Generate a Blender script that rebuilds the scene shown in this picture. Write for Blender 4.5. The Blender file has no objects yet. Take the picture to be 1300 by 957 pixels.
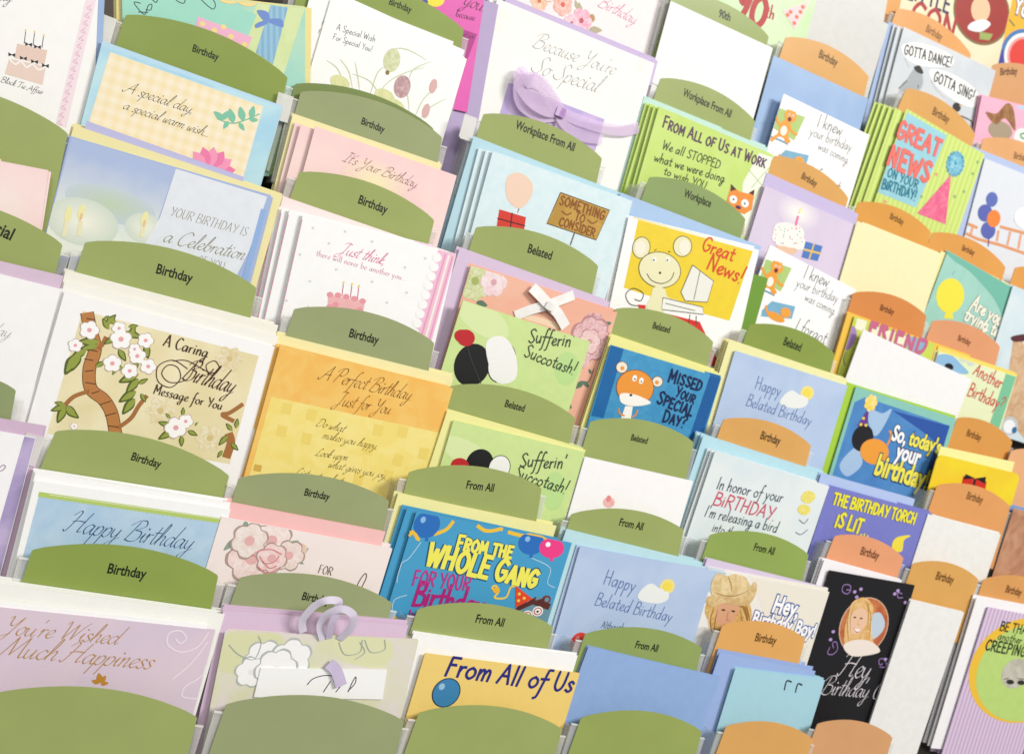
import bpy, math, random
from mathutils import Vector, Matrix
random.seed(7)
sc = bpy.context.scene
COL = sc.collection

# ------------------------------------------------------------------ camera, light, exposure
FPX = 1350.0                                   # focal length in pixels of a 1300 px wide frame
u_ = Vector((0.8556, 0.2294, 0.4640)); v_ = Vector((-0.2805, 0.9590, 0.0425))
u_.normalize(); v_ = (v_ - u_ * v_.dot(u_)).normalized(); n_ = u_.cross(v_)
def to_world(c):                               # camera axes (right, down, forward) -> world
    return Vector((u_.dot(c), n_.dot(c), -v_.dot(c)))
PHI = math.radians(17.5)                       # slope of the stepped rack against the upright cards
NS = Vector((0, math.cos(PHI), -math.sin(PHI)))
CAMLOC = Vector((0.0, 0.0, 1.55))
DS = 0.885                                     # distance of the camera from the slope of the rack
cr, cd, cf = to_world(Vector((1, 0, 0))), to_world(Vector((0, 1, 0))), to_world(Vector((0, 0, 1)))
cam = bpy.data.cameras.new('camera')
cam.sensor_width = 36.0
cam.lens = 36.0 * FPX / 1300.0
cam.clip_start = 0.02; cam.clip_end = 60
camo = bpy.data.objects.new('camera', cam); COL.objects.link(camo)
m = Matrix.Identity(4)
for i in range(3):
    m[i][0] = cr[i]; m[i][1] = -cd[i]; m[i][2] = -cf[i]; m[i][3] = CAMLOC[i]
camo.matrix_world = m
sc.camera = camo

def ray(px): return to_world(Vector((px[0] - 650.0, px[1] - 478.5, FPX)))
def on_slope(px, off=0.0):                     # a point of the photograph on the slope of the rack
    r = ray(px); return CAMLOC + r * ((DS + off) / r.dot(NS))
def on_y(px, y):                               # ... on an upright plane at depth y
    r = ray(px); return CAMLOC + r * ((y - CAMLOC.y) / r.y)

cam.dof.use_dof = True
cam.dof.focus_distance = (on_slope((330, 520)) - CAMLOC).dot(cf)
cam.dof.aperture_fstop = 9.0

w = bpy.data.worlds.new("World"); sc.world = w; w.use_nodes = True
bg = w.node_tree.nodes['Background']
bg.inputs[0].default_value = (1.0, 0.985, 0.96, 1); bg.inputs[1].default_value = 0.27
def area(name, loc, target, sx, sy, power, col):
    l = bpy.data.lights.new(name, 'AREA'); l.shape = 'RECTANGLE'; l.size = sx; l.size_y = sy
    l.energy = power; l.color = col
    o = bpy.data.objects.new(name, l); COL.objects.link(o)
    o.location = loc; o.rotation_euler = (Vector(target) - Vector(loc)).to_track_quat('-Z', 'Y').to_euler()
    return o
area('ceiling_light', (2.2, -1.8, 3.7), (0.6, 0.9, 1.1), 1.5, 0.6, 150, (1.0, 0.97, 0.92))
area('ceiling_light', (-0.6, -2.2, 2.9), (0.3, 0.9, 0.9), 1.5, 0.6, 52, (1.0, 0.98, 0.95))
sc.view_settings.view_transform = 'Standard'; sc.view_settings.look = 'None'
sc.view_settings.exposure = -0.1; sc.view_settings.gamma = 1.0
sc.cycles.max_bounces = 8; sc.cycles.transparent_max_bounces = 16

# ------------------------------------------------------------------ materials
def lin(h, k=0.86):
    h = h.lstrip('#'); o = []
    for i in (0, 2, 4):
        c = int(h[i:i+2], 16) / 255.0
        o.append((c / 12.92 if c <= .04045 else ((c + .055) / 1.055) ** 2.4) * k)
    return (*o, 1.0)
MATS = {}
def mat(col, kind='paper', col2=None, scale=90.0):
    key = (col, kind, col2, scale)
    if key in MATS: return MATS[key]
    M = bpy.data.materials.new(kind + '_' + col.strip('#')); M.use_nodes = True
    nt = M.node_tree; b = nt.nodes['Principled BSDF']; L = nt.links.new
    def N(t, **k):
        n = nt.nodes.new(t)
        for a, v in k.items(): setattr(n, a, v)
        return n
    tc = N('ShaderNodeTexCoord')
    rough = {'paper': .62, 'print': .4, 'wash': .42, 'ink': .45, 'tab': .3, 'gloss': .22, 'foil': .3}.get(kind, .55)
    b.inputs['Roughness'].default_value = rough
    b.inputs['Specular IOR Level'].default_value = .35
    c1 = lin(col)
    if kind == 'ink':
        b.inputs['Base Color'].default_value = c1
        MATS[key] = M; return M
    if kind == 'foil': b.inputs['Metallic'].default_value = .5
    no = N('ShaderNodeTexNoise'); no.inputs['Scale'].default_value = scale; no.inputs['Detail'].default_value = 5
    L(tc.outputs['Object'], no.inputs['Vector'])
    mx = N('ShaderNodeMix', data_type='RGBA')
    if kind in ('paper', 'print', 'tab', 'gloss', 'foil'):
        rmp = N('ShaderNodeMapRange'); rmp.inputs['From Min'].default_value = .35; rmp.inputs['From Max'].default_value = .65
        L(no.outputs[0], rmp.inputs['Value']); L(rmp.outputs[0], mx.inputs[0])
        k = {'paper': .012, 'print': .025, 'tab': .05}.get(kind, .04)
        mx.inputs[6].default_value = tuple(x * (1 - k) for x in c1[:3]) + (1,)
        mx.inputs[7].default_value = tuple(min(1, x * (1 + k)) for x in c1[:3]) + (1,)
        if col2: mx.inputs[7].default_value = lin(col2)
    elif kind == 'wash':                          # watercolour: two tones in soft clouds
        no.inputs['Scale'].default_value = scale; no.inputs['Detail'].default_value = 8; no.inputs['Distortion'].default_value = 1.2
        rmp = N('ShaderNodeMapRange'); rmp.inputs['From Min'].default_value = .38; rmp.inputs['From Max'].default_value = .62
        L(no.outputs[0], rmp.inputs['Value']); L(rmp.outputs[0], mx.inputs[0])
        mx.inputs[6].default_value = c1; mx.inputs[7].default_value = lin(col2)
    elif kind == 'plaid':                         # gingham: bands both ways
        outs = []
        for ax in ('X', 'Z'):
            wv = N('ShaderNodeTexWave'); wv.wave_type = 'BANDS'; wv.bands_direction = ax
            wv.inputs['Scale'].default_value = scale; wv.inputs['Distortion'].default_value = .6; wv.inputs['Detail Scale'].default_value = 30
            L(tc.outputs['Object'], wv.inputs['Vector']); outs.append(wv.outputs['Fac'])
        ad = N('ShaderNodeMath', operation='ADD'); L(outs[0], ad.inputs[0]); L(outs[1], ad.inputs[1])
        ml = N('ShaderNodeMath', operation='MULTIPLY'); L(ad.outputs[0], ml.inputs[0]); ml.inputs[1].default_value = .5
        L(ml.outputs[0], mx.inputs[0]); mx.inputs[6].default_value = c1; mx.inputs[7].default_value = lin(col2)
    elif kind == 'fade':                          # printed fade from top (col) to bottom (col2) over 'scale' metres
        sp = N('ShaderNodeSeparateXYZ'); L(tc.outputs['Object'], sp.inputs[0])
        rmp = N('ShaderNodeMapRange'); rmp.inputs['From Min'].default_value = 0; rmp.inputs['From Max'].default_value = -scale
        ad = N('ShaderNodeMath', operation='MULTIPLY_ADD'); ad.inputs[1].default_value = .02; no.inputs['Scale'].default_value = 60
        L(no.outputs[0], ad.inputs[0]); L(sp.outputs[2], ad.inputs[2]); L(ad.outputs[0], rmp.inputs['Value'])
        L(rmp.outputs[0], mx.inputs[0]); mx.inputs[6].default_value = c1; mx.inputs[7].default_value = lin(col2)
    elif kind == 'stripes':
        wv = N('ShaderNodeTexWave'); wv.wave_type = 'BANDS'; wv.bands_direction = 'X'
        wv.inputs['Scale'].default_value = scale; wv.inputs['Distortion'].default_value = 0
        L(tc.outputs['Object'], wv.inputs['Vector']); L(wv.outputs['Fac'], mx.inputs[0])
        mx.inputs[6].default_value = c1; mx.inputs[7].default_value = lin(col2)
    L(mx.outputs[2], b.inputs['Base Color'])
    bn = N('ShaderNodeTexNoise'); bn.inputs['Scale'].default_value = 900 if kind != 'gloss' else 60; bn.inputs['Detail'].default_value = 3
    L(tc.outputs['Object'], bn.inputs['Vector'])
    bp = N('ShaderNodeBump'); bp.inputs['Strength'].default_value = .07; bp.inputs['Distance'].default_value = .0006 if kind != 'gloss' else .002
    L(bn.outputs[0], bp.inputs['Height']); L(bp.outputs[0], b.inputs['Normal'])
    if kind == 'tab':
        b.inputs['Coat Weight'].default_value = .35; b.inputs['Coat Roughness'].default_value = .18
    MATS[key] = M; return M
def clear_mat(name, alpha, col, rough=.12):
    if name in MATS: return MATS[name]
    M = bpy.data.materials.new(name); M.use_nodes = True; nt = M.node_tree
    b = nt.nodes['Principled BSDF']; b.inputs['Base Color'].default_value = (*col, 1)
    b.inputs['Roughness'].default_value = rough; b.inputs['Alpha'].default_value = alpha
    b.inputs['Coat Weight'].default_value = .3
    tc = nt.nodes.new('ShaderNodeTexCoord'); no = nt.nodes.new('ShaderNodeTexNoise'); no.inputs['Scale'].default_value = 18
    mr = nt.nodes.new('ShaderNodeMapRange'); mr.inputs['From Min'].default_value = .35; mr.inputs['From Max'].default_value = .7
    mr.inputs['To Min'].default_value = alpha * .7; mr.inputs['To Max'].default_value = min(1, alpha * 1.35)
    nt.links.new(tc.outputs['Object'], no.inputs['Vector']); nt.links.new(no.outputs[0], mr.inputs['Value']); nt.links.new(mr.outputs[0], b.inputs['Alpha'])
    MATS[name] = M; return M
CLEAR = clear_mat('clear_plastic', .22, (.8, .8, .76)); FROST = clear_mat('frosted_clip', .5, (.82, .82, .78), .3); RIM = clear_mat('clear_plastic_edge', .55, (.85, .85, .8))

# ------------------------------------------------------------------ mesh helpers
class MB:
    def __init__(s): s.v = []; s.f = []
    def face(s, pts): n = len(s.v); s.v += pts; s.f.append(tuple(range(n, n + len(pts))))
    def box(s, x0, x1, y0, y1, z0, z1):
        n = len(s.v); s.v += [(x, y, z) for x in (x0, x1) for y in (y0, y1) for z in (z0, z1)]
        s.f += [tuple(n + i for i in q) for q in ((0,1,3,2),(4,6,7,5),(0,4,5,1),(2,3,7,6),(0,2,6,4),(1,5,7,3))]
    def slab(s, out, y0, y1):                  # an outline in x-z given depth
        n = len(s.v); k = len(out)
        s.v += [(x, y0, z) for x, z in out] + [(x, y1, z) for x, z in out]
        s.f.append(tuple(n + i for i in range(k))); s.f.append(tuple(n + k + i for i in reversed(range(k))))
        for i in range(k): j = (i + 1) % k; s.f.append((n + i, n + k + i, n + k + j, n + j))
    def build(s, name, material, parent=None):
        me = bpy.data.meshes.new(name); me.from_pydata(s.v, [], s.f); me.update()
        if material: me.materials.append(material)
        o = bpy.data.objects.new(name, me); COL.objects.link(o)
        if parent: o.parent = parent
        return o
def tag(o, label, cat, group=None, kind=None):
    if label: o['label'] = label
    if cat: o['category'] = cat
    if group: o['group'] = group
    if kind: o['kind'] = kind
    return o

TILE = {'a1':(0,0),'a2':(300,0),'a3':(600,0),'a4':(900,0),'b1':(0,280),'b2':(300,280),'b3':(600,280),'b4':(900,280),
        'c1':(0,570),'c2':(300,570),'c3':(600,570),'c4':(900,570),
        'd1':(1100,0),'d2':(1100,140),'d3':(1100,280),'d4':(1100,420),'d5':(1100,560),'d6':(1100,710),'d7':(540,0),'d8':(900,250)}
CUR = ['a1']
def T(t): CUR[0] = t
def px(p):
    t = p[0] if isinstance(p[0], str) else CUR[0]
    x, y = p[-2:]; k = 6.095 if t == 'd6' else 6.38 if t[0] == 'd' else 3.19
    return (TILE[t][0] + x / k, TILE[t][1] + y / k)

class Item: pass
K = None                                       # the card being printed
def frame(tl, tr, dy=0.0, y=None):
    I = Item(); a, b = px(tl), px(tr)
    A = on_slope(a)
    if y is None: y = A.y - dy
    A = on_y(a, y); B = on_y(b, y)
    d = B - A; I.w = d.length; I.roll = math.atan2(d.z, d.x); I.A = A; I.y = y
    I.rot = Matrix.Rotation(-I.roll, 4, 'Y'); I.inv = I.rot.inverted()
    return I
def place(o, I):
    o.location = I.A; o.rotation_euler = (0, -I.roll, 0)
def loc(p, I=None, raw=False):
    I = I or K; P = on_y(p if raw else px(p), I.y) - I.A
    q = I.inv @ P; return Vector((q.x, q.z))
def scales(p):                                 # metres per zoomed pixel along the card, across and up
    t = p[0] if isinstance(p[0], str) else CUR[0]; k = 6.38 if t[0] == 'd' else 3.19
    a = px(p); o = loc(a, raw=True); X = loc((a[0] + 1, a[1]), raw=True) - o; Y = loc((a[0], a[1] + 1), raw=True) - o
    det = X.x * Y.y - X.y * Y.x
    su = 1 / Vector((Y.y / det, -X.y / det)).length; sv = 1 / Vector((-Y.x / det, X.x / det)).length
    return su / k, sv / k

ORD = ['first', 'second', 'third', 'fourth', 'fifth', 'sixth', 'seventh']
def jig(a): return random.uniform(-a, a)
def card(tl, tr, h, col, label, copies=0, sp=.003, kind='paper', col2=None, scale=90., dy=0, cat='greeting card', fold='left', short=None, group='greeting cards standing in the rack', round_=0):
    """A folded card: printed front panel, back panel, both hinged at the fold."""
    global K
    nc = len(copies) if isinstance(copies, (list, tuple)) else copies
    if isinstance(copies, (list, tuple)): dy += nc * .002
    I = frame(tl, tr, dy); I.h = h; K = I
    if isinstance(copies, (list, tuple)): sp = .0035
    flush(I.y + .0026 + (nc * sp if isinstance(copies, (list, tuple)) else 0))
    root = bpy.data.objects.new('greeting_card', None); COL.objects.link(root); place(root, I); root.empty_display_size = .02
    tag(root, label, cat, group); I.root = root
    t = .0004; g = random.uniform(.0008, .0022)
    M = mat(col, kind, col2, scale)
    if round_:
        out = []
        for cx, cz, a0 in ((I.w - round_, -round_, 0), (round_, -round_, 90)):
            for k in range(5): a = math.radians(a0 + k * 22.5); out.append((cx + round_ * math.cos(a), cz + round_ * math.sin(a)))
        out = [(I.w, -h)] + out + [(0, -h)]
    else: out = [(I.w, -h), (I.w, 0), (0, 0), (0, -h)]
    f = MB(); f.slab(out, 0, t); I.front = f.build('front_panel', M, root)
    b = MB(); o1, o2 = (t + .0001, t + g) if fold == 'left' else (t + g, t + .0001)
    if fold == 'top': o1, o2 = t + .0001, t + .0001
    yb = [((o1 if x < I.w / 2 else o2) + (g if (fold == 'top' and z < -h / 2) else 0)) for x, z in out]
    k = len(out)
    b.v = [(x, y, z) for (x, z), y in zip(out, yb)] + [(x, y + t, z) for (x, z), y in zip(out, yb)]
    b.f = [tuple(range(k)), tuple(k + i for i in reversed(range(k)))] + [(i, k + i, k + (i + 1) % k, (i + 1) % k) for i in range(k)]
    b.build('back_panel', M, root)
    I.copies = copies if isinstance(copies, int) else [p if isinstance(p[0], str) else (CUR[0], *p) for p in copies]; I.sp = sp; I.label = short or (label if len(label.split()) <= 12 else label.split(' reading ')[0]); I.layers = []
    ALL.append(I)
    return I
ALL = []
PEND = []
def env(tl, tr, h, col, label, copies=0, sp=.0028, dy=0, kind='paper'):
    flush()
    a, b = [p if isinstance(p[0], str) else (CUR[0], *p) for p in (tl, tr)]
    PEND.append((a, b, h, col, label, copies, sp, dy, kind))
def flush(limit=None):
    while PEND:
        a = PEND.pop(); y = frame(a[0], a[1], a[7]).y
        if limit is not None and a[7] == 0: y = max(y, limit)
        env_(*a, y=y)
def env_(tl, tr, h, col, label, copies=0, sp=.0028, dy=0, kind='paper', y=None):
    """An envelope: a slightly swollen folded sheet with its seam flap."""
    I = frame(tl, tr, dy, y); I.h = h
    nx, nz = 6, 4; m_ = MB(); bul = random.uniform(.0002, .0006)
    def bump(i, j, s):
        e = (math.sin(math.pi * i / nx) * math.sin(math.pi * (.15 + .85 * j / nz)))
        return -s * bul * max(0, e)
    for side, y0 in ((1, 0.0), (-1, .0007)):
        base = len(m_.v)
        for j in range(nz + 1):
            for i in range(nx + 1): m_.v.append((I.w * i / nx, y0 + bump(i, j, side), -h * j / nz))
        for j in range(nz):
            for i in range(nx):
                a = base + j * (nx + 1) + i; m_.f.append((a, a + 1, a + nx + 2, a + nx + 1) if side < 0 else (a, a + nx + 1, a + nx + 2, a + 1))
    n = (nx + 1) * (nz + 1)
    for i in range(nx): m_.f.append((i, i + 1, n + i + 1, n + i))
    for j in range(nz):
        for q in (0, nx): a = j * (nx + 1) + q; m_.f.append((a, a + nx + 1, n + a + nx + 1, n + a))
    o = m_.build('envelope', mat(col, kind)); place(o, I)
    tag(o, label, 'envelope', 'envelopes standing behind their cards')
    for k in range(copies):
        c = o.copy(); COL.objects.link(c)
        c.location = I.A + Vector((jig(.0022), sp * (k + 1), jig(.0012) + .0006 * (k + 1)))
        c.rotation_euler = (math.radians(jig(.3)), -I.roll + math.radians(jig(.7)), math.radians(jig(.4)))
        c['label'] = ORD[k] + ' spare behind the ' + label.replace(', back one', '').replace(', nearest', ' near')
    return I
def finish_copies():
    flush()
    for I in ALL:
        kids = list(I.root.children)
        pts = I.copies if isinstance(I.copies, (list, tuple)) else [None] * I.copies
        for k, p in enumerate(pts):
            r = I.root.copy(); COL.objects.link(r)
            dy = I.sp * (k + 1)
            if p is None: r.location = I.A + Vector((jig(.003), dy + jig(.0006), jig(.0016) + .0005 * (k + 1)))
            else: r.location = on_y(px(p), I.y + dy)
            r.rotation_euler = (math.radians(jig(.3)), -I.roll + math.radians(jig(.9)), math.radians(jig(.3)))
            r['label'] = ORD[k] + ' spare behind the ' + I.label
            r['group'] = 'spare copies behind the front cards'
            for ch in kids:
                c = ch.copy(); COL.objects.link(c); c.parent = r
                for g in ch.children:
                    if g.get('_l', 9) <= 1:
                        d = g.copy(); COL.objects.link(d); d.parent = c
    for o in bpy.data.objects:
        if '_l' in o: del o['_l']

# ------------------------------------------------------------------ printing on the card in hand
def put(name, mb, material, layer):
    K.n = getattr(K, 'n', 0) + 1; e = 6e-7 * (K.n % 90); mb.v = [(v[0], v[1] - e, v[2]) for v in mb.v]
    o = mb.build(name, material, K.front if hasattr(K, 'front') else K.root); o['_l'] = layer
    return o
def ly(layer): return -.00006 * layer
def smooth(pts, closed=False, n=6):
    P = [Vector(p) for p in pts]; out = []; k = len(P)
    rng = range(k) if closed else range(k - 1)
    for i in rng:
        g = (lambda j: P[j % k]) if closed else (lambda j: P[max(0, min(k - 1, j))])
        a, b, c, d = g(i - 1), g(i), g(i + 1), g(i + 2)
        for s in range(n):
            t = s / n
            out.append(.5 * ((2 * b) + (c - a) * t + (2 * a - 5 * b + 4 * c - d) * t * t + (3 * b - a - 3 * c + d) * t ** 3))
    if not closed: out.append(P[-1])
    return out
def clampq(q):
    return Vector((min(K.w - .0004, max(.0004, q.x)), min(-.0004, max(-K.h + .0004, q.y)))) if getattr(K, 'clip', True) else q
def shape(name, pts, col, layer=1, curve=False, kind='ink', col2=None, scale=90., thick=0):
    """one outline, or several (a list of lists), printed as one part"""
    if isinstance(pts[0], list) and len(pts) > 1:
        return [shape(name, s, col, layer + .03 * (i + 1), curve, kind, col2, scale, thick) for i, s in enumerate(pts)][0]
    sets = pts if isinstance(pts[0], list) else [pts]
    m_ = MB()
    for s in sets:
        q = [loc(p) for p in s]
        if curve: q = smooth(q, True)
        q = [clampq(x) for x in q]
        if thick: m_.slab([(x.x, x.y) for x in q], ly(layer) - thick, ly(layer))
        else: m_.face([(x.x, ly(layer), x.y) for x in q])
    return put(name, m_, mat(col, kind, col2, scale), layer)
def ell(name, cs, rx, ry, col, layer=2, rot=0, n=20, kind='ink', thick=0, col2=None, scale=90.):
    if not isinstance(cs, list): cs = [cs]
    if len(cs) > 1 and (max(rx, ry) > 14 or name == 'grey_dot'):
        return [ell(name, [c], rx, ry, col, layer + .03 * (i + 1), rot, n, kind, thick, col2, scale) for i, c in enumerate(cs)][0]
    m_ = MB()
    for c in cs:
        o = loc(c); su, sv = scales(c); ca, sa = math.cos(math.radians(rot)), math.sin(math.radians(rot)); L = []
        for k in range(n):
            a = 2 * math.pi * k / n; x, z = rx * su * math.cos(a), ry * sv * math.sin(a)
            L.append(clampq(Vector((o.x + x * ca - z * sa, o.y + x * sa + z * ca))))
        m_.face([(x.x, ly(layer) - 1e-6 * (len(m_.f) % 30), x.y) for x in L])
    return put(name, m_, mat(col, kind, col2, scale), layer)
def ribbon(m_, q, wd, y, nib=None, taper=False):
    k = len(q)
    if k < 2: return
    L = []
    for i in range(k):
        d = q[min(k - 1, i + 1)] - q[max(0, i - 1)]
        if d.length < 1e-9: d = Vector((1, 0))
        d.normalize(); nrm = Vector((-d.y, d.x))
        s = wd * .5
        if taper: s *= .25 + .75 * math.sin(math.pi * min(1, max(0, (i + .3) / k)))
        if nib is not None: s *= .28 + .72 * abs(nrm.dot(nib))
        L.append((q[i] + nrm * s, q[i] - nrm * s))
    b = len(m_.v); m_.n = getattr(m_, 'n', 0) + 1; y -= 1e-6 * (m_.n % 24)
    for i, (a, c) in enumerate(L): m_.v += [(a.x, y - 3e-7 * (i % 40), a.y), (c.x, y - 3e-7 * (i % 40), c.y)]
    for i in range(k - 1): m_.f.append((b + 2*i, b + 2*i + 1, b + 2*i + 3, b + 2*i + 2))
def glow(name, c, rx, ry, outer, inner, layer=1, steps=9):
    a, b = [tuple(int(h[i:i+2], 16) for i in (1, 3, 5)) for h in (outer, inner)]
    for k in range(steps):
        t = (k + .5) / steps; s = 1 - k / steps
        ell(name, [c], rx * s, ry * s, '#%02x%02x%02x' % tuple(round(x + (y - x) * t) for x, y in zip(a, b)), layer + .05 * k, n=28)
def daisy(c, r, col, cc, n=13, layer=3):
    o = loc(c); _, sv = scales(c); R = r * sv
    for k in range(n):
        a = 2 * math.pi * k / n; d = Vector((math.cos(a), math.sin(a))) * R; p = Vector((-d.y, d.x)) * .2; m_ = MB()
        m_.face([(x.x, ly(layer + .05 * k), x.y) for x in [clampq(q) for q in (o + d * .15, o + d * .55 + p, o + d * .8 + p * .8, o + d, o + d * .8 - p * .8, o + d * .55 - p)]])
        put('petal', m_, mat(col if k % 2 else cc, 'ink'), layer + .05 * k)
def line(name, pts, wd, col, layer=3, curve=True, taper=False, kind='ink'):
    """drawn line(s), width in zoomed pixels"""
    if isinstance(pts[0], list) and len(pts) > 1 and (wd >= 10 or name in ('stalk', 'branch', 'flower_outline')):
        return [line(name, s, wd, col, layer + .03 * (i + 1), curve, taper, kind) for i, s in enumerate(pts)][0]
    sets = pts if isinstance(pts[0], list) else [pts]
    m_ = MB(); _, sv = scales(sets[0][0])
    for s in sets:
        q = [loc(p) for p in s]
        if curve and len(q) > 2: q = smooth(q)
        ribbon(m_, [clampq(x) for x in q], wd * sv, ly(layer), None, taper)
    return put(name, m_, mat(col, kind), layer)
def leaves(name, segs, wd, col, layer=3, kind='ink', col2=None):
    """pointed leaves from stalk to tip"""
    if len(segs) > 1:
        return [leaves(name, [g], wd, col, layer + .012 * (i + 1), kind, col2) for i, g in enumerate(segs)][0]
    m_ = MB()
    for a, b in segs:
        A, B = loc(a), loc(b); d = B - A; nrm = Vector((-d.y, d.x)) * wd
        pts = [A, A + d * .3 + nrm * .8, A + d * .6 + nrm * .75, B, A + d * .6 - nrm * .75, A + d * .3 - nrm * .8]
        m_.face([(x.x, ly(layer), x.y) for x in [clampq(p) for p in smooth(pts, True, 3)]])
    return put(name, m_, mat(col, kind, col2), layer)
def flower(c, r, col, cc='#d86a7a', n=5, layer=3, fat=.55, inner=.22, outline=None, name='flower', start=0):
    o = loc(c); _, sv = scales(c); R = r * sv; m_ = MB(); e_ = MB()
    for k in range(n):
        a = math.radians(start) + 2 * math.pi * k / n + .2; d = Vector((math.cos(a), math.sin(a))); p = Vector((-d.y, d.x))
        for M_, s, yy in ((e_, 1.12, ly(layer)), (m_, 1.0, ly(layer + 1))):
            pts = [o, o + d * R * .45 + p * R * fat * .8 * s, o + d * R * .9 * s + p * R * fat * .5, o + d * R * s, o + d * R * .9 * s - p * R * fat * .5, o + d * R * .45 - p * R * fat * .8 * s]
            M_.face([(x.x, yy - 2e-6 * k, x.y) for x in [clampq(q) for q in smooth(pts, True, 3)]])
    if outline: put(name, e_, mat(outline, 'ink'), layer)
    lt = '#' + ''.join('%02x' % round(int(col[i:i+2], 16) * .55 + 255 * .45) for i in (1, 3, 5))
    f = put(name, m_, mat(col, 'wash', lt, 190.), layer + 1)
    c_ = MB(); c_.face([(o.x + R * inner * math.cos(2*math.pi*k/10), ly(layer + 2), o.y + R * inner * math.sin(2*math.pi*k/10)) for k in range(10)])
    put('flower_centre', c_, mat(cc, 'ink'), layer + 2)
    return f

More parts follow.
